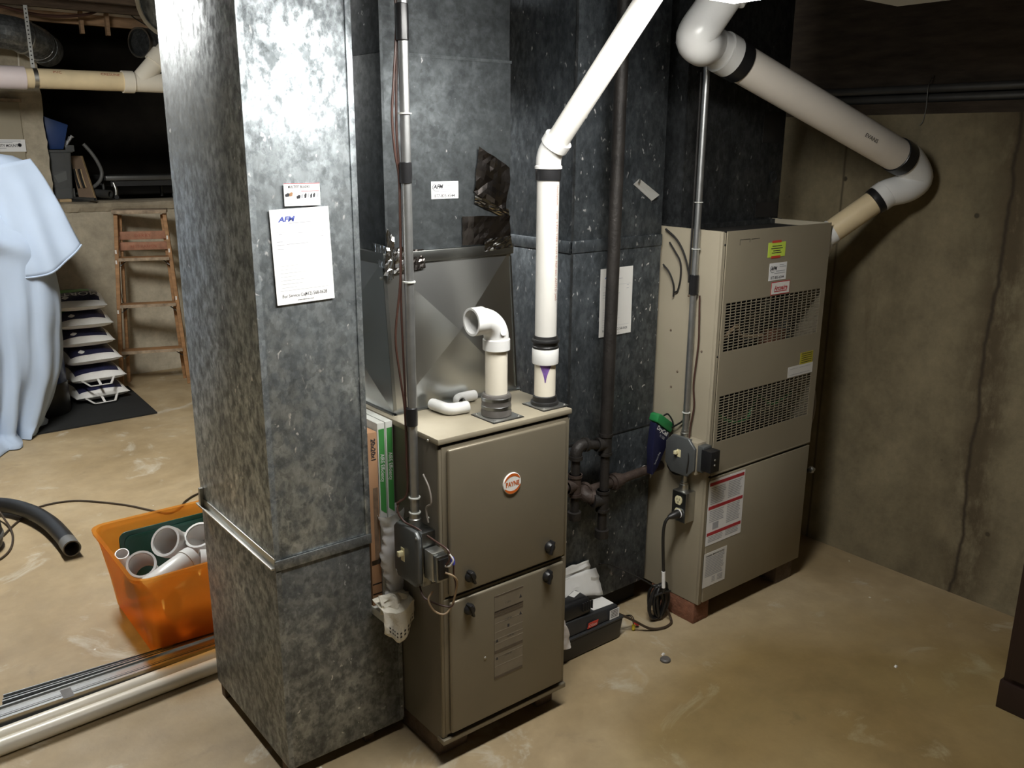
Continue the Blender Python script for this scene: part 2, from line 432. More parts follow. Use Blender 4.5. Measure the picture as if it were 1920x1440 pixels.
def lines(name, mat, parent, org, xd, yd, rows, h, ext=.0003):
    """printed rows too fine to read: (x0, x1, y) strips in the plane"""
    xd, yd, org = V(xd).normalized(), V(yd).normalized(), V(org); nrm = xd.cross(yd) * ext; mb = MB()
    for x0, x1, y in rows:
        mb.add([org + xd * a + yd * q + nrm for a, q in ((x0, y), (x1, y), (x1, y + h), (x0, y + h))], [(0, 1, 2, 3)])
    return part(name, mb, mat, parent)
def slab(org, xd, yd, w, h, t=.0008):
    xd, yd, org = V(xd).normalized(), V(yd).normalized(), V(org); n = xd.cross(yd) * t
    return MB().hexa([org, org + xd * w, org + xd * w + yd * h, org + yd * h, org + n, org + xd * w + n, org + xd * w + yd * h + n, org + yd * h + n])
X, Y, Z = V((1, 0, 0)), V((0, 1, 0)), V((0, 0, 1))

# ================================================================== THE SETTING
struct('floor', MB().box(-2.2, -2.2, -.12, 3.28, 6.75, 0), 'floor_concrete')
wr = struct('wall_right', MB().box(3.28, -2.2, -.12, 3.48, 9.5, 1.795), 'wall_concrete')
struct('trim_1', MB().box(3.325, -2.2, 1.795, 3.48, 9.5, 2.64), 'rim_wood')
struct('trim_2', MB().box(3.285, -2.2, 1.795, 3.325, 9.5, 1.835), 'rim_wood')
wb = struct('wall_back', MB().box(-2.2, 6.75, -.12, 3.28, 7.0, 1.215), 'wall_back_mat')
struct('wall_left', MB().box(-2.4, -2.2, -.12, -2.2, 7.0, 2.64), 'wall_plain')
struct('wall_front', MB().box(-2.4, -2.4, -.12, 3.48, -2.2, 2.64), 'wall_plain')
# rough cast cap along the top of the low wall: uneven blocks of old mortar
mb = MB()
def captop(u, v):
    x = -2.2 + u * 5.48
    n1 = mnoise.noise(V((x * 7., 1.3, 0))); n2 = mnoise.noise(V((x * 23., 4.1, 0)))
    ring = [(6.742 + .012 * n2, 1.205), (6.738 + .008 * n1, 1.235 + .008 * n2), (6.748 + .006 * n2, 1.262 + .010 * n1), (6.79, 1.272 + .006 * n1), (7.02, 1.268), (7.02, 1.205)]
    y, z = ring[int(round(v * 5))]
    return V((x, y, z))
mb.surf(220, 6, captop)
struct('mortar_cap', mb, 'ledge_top', wb, smooth=False)
# upper part of the back wall left of the opening, with a broken edge
mb = MB()
prof = []
for i in range(41):
    z = 1.262 + (2.64 - 1.262) * i / 40
    prof.append((1.372 + .012 * mnoise.noise(V((z * 16, 2.2, 0))) + .008 * mnoise.noise(V((z * 45, 7.2, 0))), z))
poly = [(-2.2, 6.755, 1.262)] + [(x, 6.755, z) for x, z in prof] + [(-2.2, 6.755, 2.64)]
mb.prism(poly, (0, .25, 0))
struct('pier', mb, 'wall_back_mat', wb)
struct('floor_crawlspace', MB().box(-2.2, 7.0, 1.1, 3.28, 9.5, 1.255), 'dirt')
struct('wall_crawlspace', MB().box(-2.4, 9.5, 1.0, 3.48, 9.7, 2.64), 'dirt')
cl = struct('ceiling', MB().box(-2.4, -2.4, 2.64, 3.48, 9.7, 2.74), 'joist_wood')
for i in range(20):
    y = -1.7 + i * .41
    if i == 0:
        j0 = part('joist', MB().box(-2.2, -.02, 2.44, 3.32, .02, 2.64), 'joist_wood', cl)
    else:
        j0 = j0.copy(); COL.objects.link(j0)
    j0.location = (0, y, 0)

# ------------------------------------------------------------------ lamps
def shop_light(label, x0, x1, y0, y1, z, glow, drop=.022, wires=2):
    t = T('ceiling_light', label, 'light', ((x0 + x1) / 2, (y0 + y1) / 2, z))
    part('housing', MB().box(x0, y0, z + drop + .001, x1, y1, z + drop + .045), 'fixture_white', t, bevel=.006)
    part('diffuser', MB().box(x0 + .012, y0 + .012, z, x1 - .012, y1 - .012, z + drop), glow, t)
    for k in (.15, .85):
        hx, hy = (x0 + (x1 - x0) * k, (y0 + y1) / 2) if x1 - x0 > y1 - y0 else ((x0 + x1) / 2, y0 + (y1 - y0) * k)
        part('hanger_wire', MB().cyl((hx, hy, z + drop + .045), (hx, hy, 2.64), .0015, 6), 'zinc', t)
shop_light('lit white strip light hanging just above the slanting pipe at the top of the picture', .84, 1.80, 1.25, 1.43, 2.0, 'lamp_glow')
shop_light('unlit pale strip light at the top right under the dark ceiling', 1.00, 2.125, 1.02, 1.205, 2.0, 'fixture_white')
shop_light('lit strip light over the open floor, beyond the left edge of the picture', .50, .68, 3.65, 4.65, 2.28, 'side_glow', .06)

# ================================================================== LEFT RETURN-AIR DUCT
DX0, DX1, DY0, DY1 = .797, 1.066, 1.952, 2.48
t = T('return_air_duct', 'tall galvanized steel return duct in the foreground standing on a wider box', 'duct', (.93, 2.2, 0))
part('duct_shaft', MB().box(DX0, DY0, .66, DX1, DY1, 2.44), 'galv_bright', t, bevel=.003)
part('corner_seam', MB().box(DX1 - .012, DY0 - .004, .66, DX1 + .004, DY0, 2.44), 'galv_bright', t, bevel=.0015)
part('corner_seam', MB().box(DX0 - .003, DY0 - .0025, .66, DX0 + .012, DY0, 2.44), 'galv_bright', t)
part('flange', MB().box(DX0 - .014, DY0 - .004, .640, DX0, DY1 + .01, .645).box(DX0 - .004, DY0 - .004, .640, DX0, DY1 + .01, .668), 'zinc', t, bevel=.001)
part('flange', MB().box(DX0 - .004, DY0 - .006, .634, DX1 + .004, DY0, .662), 'galv_boot', t, bevel=.002)
part('clip', MB().box(DX0 - .012, DY1 - .03, .640, DX0 - .001, DY1 - .018, .70), 'zinc', t)
mb = MB().prism([(DX0, DY0, .04), (1.156, DY0, .04), (1.156, DY0, .412), (DX1, DY0, .412), (DX1, DY0, .655), (DX0, DY0, .655)], (0, DY1 - DY0, 0))
part('boot', mb, 'galv_boot', t, bevel=.003)
part('boot_edge', MB().box(1.142, DY0 - .003, .05, 1.156, DY0, .40), 'galv_boot', t)
part('boot_edge', MB().box(DX0 - .0025, DY0 - .003, .04, DX0 + .012, DY0, .63), 'galv_boot', t)
for q, (x, z) in enumerate(((1.149, .30), (1.149, .18), (1.149, .09))):
    part('screw', MB().lathe([(.004, 0), (.003, .002), (0, .0025)], (x, DY0 - .003, z), (0, -1, 0), 8), 'zinc', t)
for x in (.80, 1.04):
    for y in (1.98, 2.43):
        part('foot', MB().box(x, y, 0, x + .03, y + .03, .041), 'brick_brown', t)

# papers fixed to it
NY = DY0 - .0045
def sheet_of_paper(label, x0, z0, w, h, tilt, y, mat='paper', full=True):
    a = math.radians(tilt); xd = V((math.cos(a), 0, math.sin(a))); yd = V((-math.sin(a), 0, math.cos(a)))
    o = V((x0, y, z0))
    t = T('service_sheet', label, 'paper', o)
    part('page', slab(o, xd, yd, w, h, .0012), mat, t)
    f = o + V((0, -.0013, 0)); k = w / .148
    text('logo', 'AFM', 'ink_blue', t, f + xd * .020 * k + yd * .192 * k, xd, yd, .016 * k, 1.25, shear=.25, bold=.0006)
    rows = [(.045 * k, .10 * k, .187 * k)]
    lines('printed_line', 'ink_grey', t, f, xd, yd, rows, .0016 * k)
    lines('ruled_line', 'ink_grey', t, f, xd, yd, [(.012 * k, .138 * k, (.168 - .0) * k)] +
          [(.014 * k, (.05 + .05 * random.random()) * k, (.090 - .0085 * i) * k) for i in range(7)] + [(.010 * k, .138 * k, .032 * k)], .0007 * k)
    lines('handwriting', 'ink_grey', t, f, xd, yd, [(.018 * k, .026 * k, .163 * k), (.066 * k, .078 * k, .163 * k), (.122 * k, .130 * k, .163 * k), (.012 * k, .026 * k, .146 * k),
          (.012 * k, .030 * k, .138 * k), (.036 * k, .090 * k, .139 * k), (.012 * k, .028 * k, .129 * k), (.120 * k, .130 * k, .152 * k)], .0015 * k)
    text('footer', 'For Service Call', 'ink', t, f + xd * .014 * k + yd * .016 * k, xd, yd, .0105 * k, .9)
    text('phone_number', '(412) 568-0628', 'ink', t, f + xd * .070 * k + yd * .016 * k, xd, yd, .0115 * k, .82, bold=.0001)
    text('web_address', 'www.afmhvac.com', 'ink', t, f + xd * .052 * k + yd * .006 * k, xd, yd, .0055 * k, 1.)
    return t
sheet_of_paper('white service sheet with blue lettering fixed on the front of the tall left duct', .8445, 1.309, .149, .222, 1.5, NY)
o = V((.877, NY - .0015, 1.538)); t = T('business_card', 'small white card with a row of tools above the service sheet', 'card', o)
part('card', slab(o, X, Z, .0905, .0515, .0008), 'paper', t)
f = o + V((0, -.001, 0))
part('red_edge', slab(f + Z * .050, X, Z, .0905, .0014, .0002), 'ink_red', t)
text('title', 'MULTIFIT BLADES', 'ink', t, f + X * .010 + Z * .0405, X, Z, .0085, .82, bold=.0001)
lines('small_print', 'ink_grey', t, f, X, Z, [(.022, .062, .0375), (.003, .028, .0075), (.003, .022, .0045), (.058, .087, .0085), (.072, .087, .0055)], .001)
lines('tool_caption', 'ink_red', t, f, X, Z, [(.043, .088, .0325)], .0012)
for i, (x, z, w, h, m) in enumerate(((.002, .021, .012, .009, 'ink'), (.012, .022, .010, .010, 'cardboard'), (.030, .016, .011, .009, 'ink'), (.042, .017, .006, .011, 'ink_grey'),
                                     (.050, .017, .006, .012, 'ink'), (.058, .018, .005, .011, 'ink_grey'), (.065, .017, .005, .011, 'ink'), (.072, .018, .006, .011, 'ink'), (.081, .018, .006, .011, 'ink_grey'))):
    part('tool_picture', MB().prism([f + X * (x + a * w) + Z * (z + c * h) + V((0, -.0003, 0)) for a, c in ((.1, 0), (.8, .1), (1, .8), (.6, 1), (0, .6))], (0, -.0001, 0)), m, t)

# ================================================================== LEFT (NEAR) FURNACE
FX0, FX1, FY0, FY1, FZ0, FZ1 = 1.16, 1.605, 1.757, 2.49, .076, .965
t = T('furnace', 'taupe metallic furnace with a round orange and white badge and four black knobs', 'furnace', (1.38, 2.1, FZ0))
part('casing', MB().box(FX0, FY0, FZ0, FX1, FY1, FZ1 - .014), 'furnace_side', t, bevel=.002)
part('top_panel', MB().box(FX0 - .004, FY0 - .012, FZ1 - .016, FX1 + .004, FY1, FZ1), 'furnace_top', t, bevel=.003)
part('gap', MB().box(FX0 + .004, FY0 - .002, FZ1 - .026, FX1 - .004, FY0, FZ1 - .016), 'dark_gap', t)
part('base_rail', MB().box(FX0 - .003, FY0 - .014, FZ0 - .004, FX1 + .003, FY0 + .02, FZ0 + .012), 'furnace_paint', t, bevel=.003)
part('corner_post', MB().box(FX0, FY0 - .006, FZ0 + .014, FX0 + .016, FY0 + .004, FZ1 - .028), 'furnace_paint', t, bevel=.003)
part('corner_post', MB().box(FX1 - .014, FY0 - .006, FZ0 + .014, FX1, FY0 + .004, FZ1 - .028), 'furnace_paint', t, bevel=.003)
part('seam', MB().box(FX0 + .002, FY0 - .004, .508, FX1 - .002, FY0 - .001, .522), 'dark_gap', t)
def door(z0, z1):
    d = part('door', MB().box(FX0 + .008, FY0 - .008, z0, FX1 - .006, FY0 - .001, z1), 'furnace_paint', t, bevel=.003)
    part('raised_panel', MB().box(FX0 + .022, FY0 - .019, z0 + .004, FX1 - .020, FY0 - .006, z1 - .008), 'furnace_paint', d, bevel=.009, seg=4)
    return d
FF = FY0 - .0192
up = door(.5185, .942); lo = door(.098, .5125)
def knob(par, x, z, a):
    k = part('knob', MB().lathe([(.016, 0), (.0165, .004), (.014, .010), (.011, .016), (0, .017)], (x, FF, z), (0, -1, 0), 18), 'plastic_black', par, smooth=True, label='black plastic twist knob')
    ca, sa = math.cos(a), math.sin(a)
    u = V((ca, 0, sa)); w = V((-sa, 0, ca)); c = V((x, FF, z))
    part('wing', MB().hexa([c - u * .020 - w * .005, c + u * .020 - w * .004, c + u * .020 - w * .003 + V((0, -.020, 0)), c - u * .020 - w * .004 + V((0, -.022, 0)),
                            c - u * .020 + w * .005, c + u * .020 + w * .004, c + u * .020 + w * .003 + V((0, -.020, 0)), c - u * .020 + w * .004 + V((0, -.022, 0))]), 'plastic_black', k, bevel=.002)
knob(up, 1.524, .570, 1.25); knob(up, 1.245, .566, -1.2); knob(lo, 1.518, .480, 1.35); knob(lo, 1.241, .470, -1.25)
# round badge
bc = V((1.386, FF, .797))
bd = part('badge', MB().lathe([(.0305, 0), (.0305, .003), (.029, .0042), (0, .0042)], bc, (0, -1, 0), 36), 'badge_white', up, smooth=True, label='round white badge with an orange swoosh border')
for a0, a1 in ((.42, 2.9), (.42 + math.pi, 2.9 + math.pi)):
    mb = MB(); n = 24; pin = []; pout = []
    for i in range(n + 1):
        a = a0 + (a1 - a0) * i / n; w = .0065 * math.sin(math.pi * (i / n)) ** .6 + .0012
        pout.append(bc + V((math.cos(a) * .0288, -.0046, math.sin(a) * .0288))); pin.append(bc + V((math.cos(a) * (.0285 - w), -.0046, math.sin(a) * (.0285 - w))))
    mb.add(pin + pout, [(i, i + 1, n + 2 + i, n + 1 + i) for i in range(n)])
    part('swoosh', mb, 'badge_orange', bd)
text('lettering', 'PAYNE', 'badge_orange', bd, bc + V((0, -.0045, -.0065)), X, Z, .0185, .82, align='CENTER', bold=.0006, label='orange capital letters on the badge')
# data label on the lower door
lb = part('data_label', slab((1.3285, FF, .214), X, Z, .1015, .263, .0006), 'label_taupe', lo, label='taupe diagram label with dark bands')
fo = V((1.3285, FF - .0007, .214))
for z, h in ((.258, .005), (.204, .012), (.196, .006), (.082, .010), (.002, .008)):
    part('band', slab(fo + Z * z, X, Z, .1015, h, .0002), 'label_dark', lb)
for z in (.212, .176, .148, .126, .112, .070, .040): part('rule', slab(fo + Z * z, X, Z, .1015, .0022, .0002), 'label_line', lb)
for x, z, w in ((.036, .228, .024), (.036, .176, .026), (.044, .120, .026), (.036, .064, .024), (.044, .152, .012)):
    text('caption', random.choice(('LOW HI', 'ON OFF', '1 2 3 4')) if w > .02 else '\u25a0', 'ink', lb, fo + X * x + Z * z, X, Z, .0085 if w > .02 else .013, .8)
for x, z in ((.088, .230), (.088, .176), (.004, .118), (.004, .062)):
    part('warning_mark', MB().prism([fo + X * (x + a) + Z * (z + c) for a, c in ((0, 0), (.009, 0), (.0045, .010))], (0, -.0003, 0)), 'ink', lb)
for par, x, z in ((lo, 1.296, .298), ):
    part('screw', MB().lathe([(.004, 0), (.003, .002), (0, .003)], (x, FF, z), (0, -1, 0), 10), 'zinc', par)
for y, z in ((1.79, .952), (1.80, .735), (2.0, .80), (1.78, .70)):
    part('screw', MB().lathe([(.0045, 0), (.0035, .002), (0, .003)], (FX0 - .001 - (.004 if z > .95 else 0), y, z), (-1, 0, 0), 10), 'zinc', t)
def vent_plate(cx, cy, h):
    p = part('vent_plate', MB().box(cx - h, cy - h, FZ1, cx + h, cy + h, FZ1 + .004), 'zinc', t, bevel=.001)
    part('gasket', MB().box(cx - h - .002, cy - h - .002, FZ1, cx + h + .002, cy + h + .002, FZ1 + .002), 'rubber', p)
    for a in (-1, 1):
        for c in (-1, 1):
            part('screw', MB().lathe([(.004, 0), (.003, .002), (0, .003)], (cx + a * h * .82, cy + c * h * .82, FZ1 + .004), (0, 0, 1), 10), 'zinc', p)
vent_plate(1.397, 1.815, .050); vent_plate(1.570, 1.815, .046)
# blocks that carry it
for i, (x0, y0, x1, y1, lab) in enumerate(((1.175, 1.795, 1.275, 1.99, 'dark brown brick under the left corner of the taupe furnace'), (1.535, 1.795, 1.60, 1.99, 'brown brick under the right corner of the taupe furnace'))):
    part('brick', MB().box(x0, y0, 0, x1, y1, .072), 'brick_brown', None, bevel=.004, label=lab, cat='brick', group='bricks under the taupe furnace')

# ------------------------------------------------------------------ its exhaust pipe
ex, ey = 1.570, 1.82
t = T('exhaust_pipe', 'white plastic exhaust pipe rising from the right of the taupe furnace then slanting up', 'pipe', (ex, ey, .969))
part('rubber_seal', MB().lathe([(.040, 0), (.040, .008), (.034, .010), (.034, .024), (.031, .026)], (ex, ey, .9695), n=28), 'rubber', t, smooth=True)
lp = part('lower_pipe', MB().cyl((ex, ey, .972), (ex, ey, 1.10), .0302, 28), 'pvc_cream', t, smooth=True)
mb = MB()
def stain(u, v):
    a = -2.25 + (u - .5) * (1.15 * (1 - v) ** 1.6 + .1); z = 1.0895 - .052 * v
    return V((ex + math.cos(a) * .0305, ey + math.sin(a) * .0305, z))
mb.surf(10, 8, stain); part('primer_stain', mb, 'ink_purple', lp, smooth=True, label='purple primer stain')
part('coupling', MB().lathe([(.031, 0), (.0370, 0), (.0375, .002), (.0375, .041), (.0365, .043), (.031, .043)], (ex, ey, 1.088), n=28), 'pvc_white', t, smooth=True)
rc = part('rubber_coupler', MB().lathe([(.033, 0), (.0365, .001), (.0365, .006), (.0345, .008), (.0345, .016), (.0385, .018), (.0385, .026), (.0345, .028), (.033, .036)], (ex, ey, 1.131), n=28), 'rubber', t, smooth=True)
part('hose_clamp', MB().lathe([(.0389, 0), (.0392, .0005), (.0392, .006), (.0389, .0065)], (ex, ey, 1.1495), n=28), 'plastic_black', rc, smooth=True)
rs = part('riser_pipe', MB().cyl((ex, ey, 1.155), (ex, ey, 1.60), .0302, 28), 'pvc_pipe', t, smooth=True)
part('black_tape', MB().lathe([(.0315, 0), (.0335, .001), (.0345, .014), (.0338, .031), (.0315, .032)], (ex, ey, 1.587), n=28), 'tape_black', t, smooth=True)
# elbow of 45 degrees, leaning towards the room
d2 = V((.055, -.245, .315)).normalized()
bx = d2.cross(Z).normalized(); tow = (d2 - Z * d2.z).normalized(); ang = math.acos(d2.z); RB = .062
c0 = V((ex, ey, 1.632)); cc = c0 + tow * RB
bend = [cc - tow * RB * math.cos(ang * i / 8) + Z * RB * math.sin(ang * i / 8) for i in range(9)]
el = part('elbow', MB().tube([V((ex, ey, 1.618))] + bend + [bend[-1] + d2 * .012], .0335, 28), 'pvc_white', t, smooth=True)
part('hub', MB().lathe([(.031, 0), (.0365, 0), (.0365, .007), (.034, .009)], (ex, ey, 1.617), n=28), 'pvc_white', el, smooth=True)
hb = bend[-1] + d2 * .004
part('hub', MB().lathe([(.034, 0), (.0380, .002), (.0385, .020), (.0385, .026), (.031, .026)], hb, d2, 28), 'pvc_white', el, smooth=True)
dp0 = hb + d2 * .01
part('slanting_pipe', MB().cyl(dp0, dp0 + d2 * .80, .0302, 28), 'pvc_pipe', t, smooth=True)
# lettering running down the riser
def pipe_text(s, par, cx, cy, r, ang0, ztop, size, mat, sx=1.):
    cu = bpy.data.curves.new('t', 'FONT'); cu.body = s; cu.size = size; cu.resolution_u = 1
    ob = bpy.data.objects.new('t', cu); me = bpy.data.meshes.new_from_object(ob); mb = MB()
    vs = [V((cx + math.cos(ang0 + p.co.y / r) * (r + .0004), cy + math.sin(ang0 + p.co.y / r) * (r + .0004), ztop - p.co.x * sx)) for p in me.vertices]
    mb.add(vs, [tuple(p.vertices) for p in me.polygons])
    bpy.data.objects.remove(ob); bpy.data.curves.remove(cu); bpy.data.meshes.remove(me)
    return part('printed_text', mb, mat, par)
pipe_text('SilentSystem     1200  2 PVC TYPE 1 SCH 40  NSF-dwv  ASTM D 2665', rs, ex, ey, .0302, -1.42, 1.578, .0125, 'ink_rust', .86)
pipe_text('SilentSystem  PLASTICS', rs, ex, ey, .0302, -1.15, 1.30, .008, 'ink_grey', .9)

# ------------------------------------------------------------------ its air intake
ix, iy = 1.397, 1.82
t = T('intake_pipe', 'short white pipe with an open elbow facing left on top of the taupe furnace', 'pipe', (ix, iy, .969))
bt = part('rubber_boot', MB().lathe([(.033, 0), (.0415, .001), (.042, .012), (.0405, .016), (.0405, .030), (.0395, .034), (.0405, .038), (.0405, .055), (.0375, .060), (.031, .061)], (ix, iy, .9695), n=28), 'rubber_grey', t, smooth=True)
for z in (.989, 1.012):
    cp = part('hose_clamp', MB().lathe([(.0406, 0), (.0412, .0005), (.0412, .009), (.0406, .0095)], (ix, iy, z), n=28), 'box_steel', bt, smooth=True)
part('lower_pipe', MB().cyl((ix, iy, .972), (ix, iy, 1.17), .0302, 28), 'pvc_cream', t, smooth=True)
c0 = V((ix, iy, 1.182)); cc = c0 + V((-.052, 0, 0))
bend = [cc + V((.052 * math.cos(a), 0, .052 * math.sin(a))) for a in [math.pi / 2 * i / 10 for i in range(11)]]
e = part('elbow', MB().hollow([V((ix, iy, 1.165))] + bend + [bend[-1] + V((-.012, 0, 0))], .0335, .0300, 28), 'pvc_white', t, smooth=True)
part('hub', MB().lathe([(.031, 0), (.0368, 0), (.0368, .028), (.035, .030), (.0335, .030)], (ix, iy, 1.151), n=28), 'pvc_white', e, smooth=True)
part('hub', MB().hollow([bend[-1] + V((.006, 0, 0)), bend[-1] + V((-.030, 0, 0))], .0372, .0312, 28), 'pvc_white', e, smooth=True)
part('mould_mark', MB().lathe([(.009, 0), (.009, .002), (0, .002)], (ix - .004, iy - .0335, 1.203), (0, -1, .2), 18), 'pvc_white', e, smooth=True)
text('printed_text', '2 SCH 40', 'ink', e, (ix - .012, iy - .029, 1.222), (1, .25, -.9), (.6, .35, .75), .007, .9)

# two loose fittings on the furnace top
t = T('pipe_fitting', 'small white plastic elbow lying on top of the taupe furnace, nearer the front', 'pipe fitting', (1.305, 1.90, .966))
p = [V((1.290, 1.965, .982)), V((1.293, 1.925, .982))] + [V((1.318, 1.92, .982)) + V((-.025 * math.cos(a), -.025 * math.sin(a), 0)) for a in [math.pi / 2 * i / 6 for i in range(7)]] + [V((1.352, 1.891, .982))]
e = part('elbow', MB().hollow(p, .0165, .0125, 20), 'pvc_white', t, smooth=True)
part('hub', MB().hollow([p[0] + V((-.001, .008, 0)), p[0] + V((.002, -.018, 0))], .0155, .0130, 20), 'pvc_white', e, smooth=True)
text('printed_text', '3/4', 'ink', e, (1.325, 1.889, .9984), X, Y, .008, 1.)
t = T('pipe_fitting', 'small white plastic elbow lying on the taupe furnace behind another loose elbow', 'pipe fitting', (1.40, 1.95, .966))
p = [V((1.365, 1.935, .982))] + [V((1.393, 1.945, .982)) + V((-.028 * math.cos(a), .028 * math.sin(a), 0)) for a in [math.pi / 2 * i / 6 for i in range(7)]] + [V((1.436, 1.973, .982))]
part('elbow', MB().hollow(p, .0155, .0125, 20), 'pvc_white', t, smooth=True)

# ================================================================== SUPPLY PLENUM ABOVE IT
t = T('supply_plenum', 'galvanized supply duct with a cross-creased shiny base above the taupe furnace', 'duct', (1.39, 2.24, .966))
A = [V((1.183, 2.000, .9655)), V((1.612, 2.000, .9655)), V((1.603, 2.022, 1.385)), V((1.176, 2.022, 1.385))]
Bk = [V((1.183, 2.47, .9655)), V((1.612, 2.47, .9655)), V((1.603, 2.455, 1.385)), V((1.176, 2.455, 1.385))]
def creased(q, n, depth=.030):
    c = (q[0] + q[1] + q[2] + q[3]) / 4 + V(n) * depth
    return MB().add([q[0], q[1], q[2], q[3], c], [(0, 1, 4), (1, 2, 4), (2, 3, 4), (3, 0, 4)])
body = MB()
for q, n in ((A, (0, -1, 0)), ([Bk[0], A[0], A[3], Bk[3]], (-1, 0, 0)), ([A[1], Bk[1], Bk[2], A[2]], (1, 0, 0)), ([Bk[1], Bk[0], Bk[3], Bk[2]], (0, 1, 0))):
    m = creased(q, n); body.add(m.v, m.f)
part('transition', body, 'sheet_shiny', t, smooth=False, weld=True)
part('corner_edge', MB().bar(A[0] + V((.002, -.002, .01)), A[3] + V((.002, -.002, -.02)), .010, .003, Y), 'sheet_satin', t)
part('corner_edge', MB().bar(A[1] + V((-.002, -.002, .01)), A[2] + V((-.002, -.002, -.02)), .006, .003, Y), 'sheet_satin', t)
part('bottom_flange', MB().box(1.175, 1.985, .9652, 1.618, 2.001, .968), 'sheet_satin', t)
part('bottom_flange', MB().box(1.171, 1.985, .9652, 1.184, 2.47, .968), 'sheet_satin', t)
part('collar', MB().box(1.172, 2.011, 1.372, 1.607, 2.46, 1.402), 'sheet_satin', t, bevel=.002)
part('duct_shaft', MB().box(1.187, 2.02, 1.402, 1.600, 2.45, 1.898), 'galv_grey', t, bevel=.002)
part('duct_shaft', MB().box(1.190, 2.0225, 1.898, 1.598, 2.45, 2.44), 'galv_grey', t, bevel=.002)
part('drive_cleat', MB().box(1.186, 2.0185, 1.893, 1.602, 2.022, 1.901), 'galv_grey', t)
part('corner_seam', MB().box(1.184, 2.017, 1.41, 1.192, 2.020, 2.44), 'galv_grey', t)
# crumpled foil tape
def crumple(mbf, nu, nv, amp, sc, sd):
    return lambda u, v: mbf(u, v) + V((mnoise.noise(V((u * sc, v * sc, sd))), mnoise.noise(V((u * sc, v * sc, sd + 9))), mnoise.noise(V((u * sc, v * sc, sd + 21))))) * amp
def foil(name, pts, mat, amp=.006, sc=6., sd=1., nu=11, nv=9, label=None):
    q = [V(p) for p in pts]
    f = lambda u, v: (q[0] * (1 - u) + q[1] * u) * (1 - v) + (q[3] * (1 - u) + q[2] * u) * v
    g = lambda u, v: f(u, v) + V((mnoise.noise(V((u * sc, v * sc, sd))) * .5, -abs(mnoise.noise(V((u * sc, v * sc, sd + 9)))), mnoise.noise(V((u * sc, v * sc, sd + 21))) * .5)) * amp
    return part(name, MB().surf(nu, nv, g), mat, t, label=label, solid=.0003, smooth=False)
foil('foil_tape', [(1.168, 2.007, 1.345), (1.255, 2.007, 1.352), (1.252, 2.015, 1.412), (1.184, 2.013, 1.418)], 'foil', .010, 5., 3., label='crumpled bright foil tape')
foil('foil_tape', [(1.250, 2.008, 1.350), (1.300, 2.008, 1.356), (1.299, 2.014, 1.405), (1.249, 2.014, 1.408)], 'foil_dull', .003, 4., 11.)
foil('foil_tape', [(1.180, 2.010, 1.33), (1.195, 2.002, 1.335), (1.206, 2.012, 1.44), (1.186, 2.016, 1.47)], 'foil', .008, 5., 14.)
foil('foil_tape', [(1.169, 2.03, 1.365), (1.169, 2.005, 1.365), (1.180, 2.008, 1.42), (1.180, 2.08, 1.425)], 'foil', .005, 5., 24.)
foil('foil_tape', [(1.467, 2.016, 1.553), (1.580, 2.016, 1.493), (1.595, 2.016, 1.615), (1.486, 2.016, 1.672)], 'foil_dull', .014, 2.6, 31., 9, 9, 'dark wrinkled foil tape patch')
foil('foil_tape', [(1.470, 2.016, 1.520), (1.592, 2.016, 1.470), (1.592, 2.016, 1.498), (1.472, 2.016, 1.548)], 'foil', .004, 5., 38.)
foil('foil_tape', [(1.427, 2.016, 1.407), (1.597, 2.016, 1.402), (1.595, 2.016, 1.480), (1.428, 2.016, 1.487)], 'foil_dull', .007, 2.6, 44., 10, 6)
foil('foil_tape', [(1.500, 2.010, 1.385), (1.600, 2.010, 1.392), (1.598, 2.013, 1.425), (1.502, 2.014, 1.418)], 'foil', .004, 5., 51.)
part('screw', MB().lathe([(.005, 0), (.004, .003), (0, .004)], (1.174, 2.03, 1.335), (-1, -1, 0), 10), 'zinc', t)
# sticker
def afm_sticker(par, o, xd, yd, w, h):
    k = w / .088; o = V(o); n = V(xd).cross(V(yd))
    s = part('company_sticker', slab(o, xd, yd, w, h, .0006), 'paper', par, label='white company sticker with a phone number')
    f = o + n * .0008
    text('lettering', 'AFM', 'ink', s, f + V(xd) * .007 * k + V(yd) * h * .60, xd, yd, .0145 * k, 1.05, shear=.25, bold=.0006 * k)
    mb = MB(); pi, po = [], []
    for i in range(19):
        a = 1.9 + 3.3 * i / 18
        for lst, r in ((pi, .0122), (po, .0138)):
            lst.append(f + n * .0001 + V(xd) * (.0185 + math.cos(a) * r * 1.1) * k + V(yd) * (h * .66 + math.sin(a) * r * .8 * k))
    mb.add(pi + po, [(i, i + 1, 20 + i, 19 + i) for i in range(18)]); part('ring', mb, 'ink', s)
    lines('small_print', 'ink_grey', s, f, xd, yd, [(.050 * k, .072 * k, h * .84), (.050 * k, .083 * k, h * .74), (.034 * k, .080 * k, h * .50), (.026 * k, .080 * k, h * .38)], .0022 * k)
    text('phone_number', '877-805-6544', 'ink', s, f + V(xd) * .009 * k + V(yd) * h * .08, xd, yd, .0125 * k, .95, bold=.0001)
afm_sticker(t, (1.330, 2.0198, 1.536), X, Z, .088, .046)

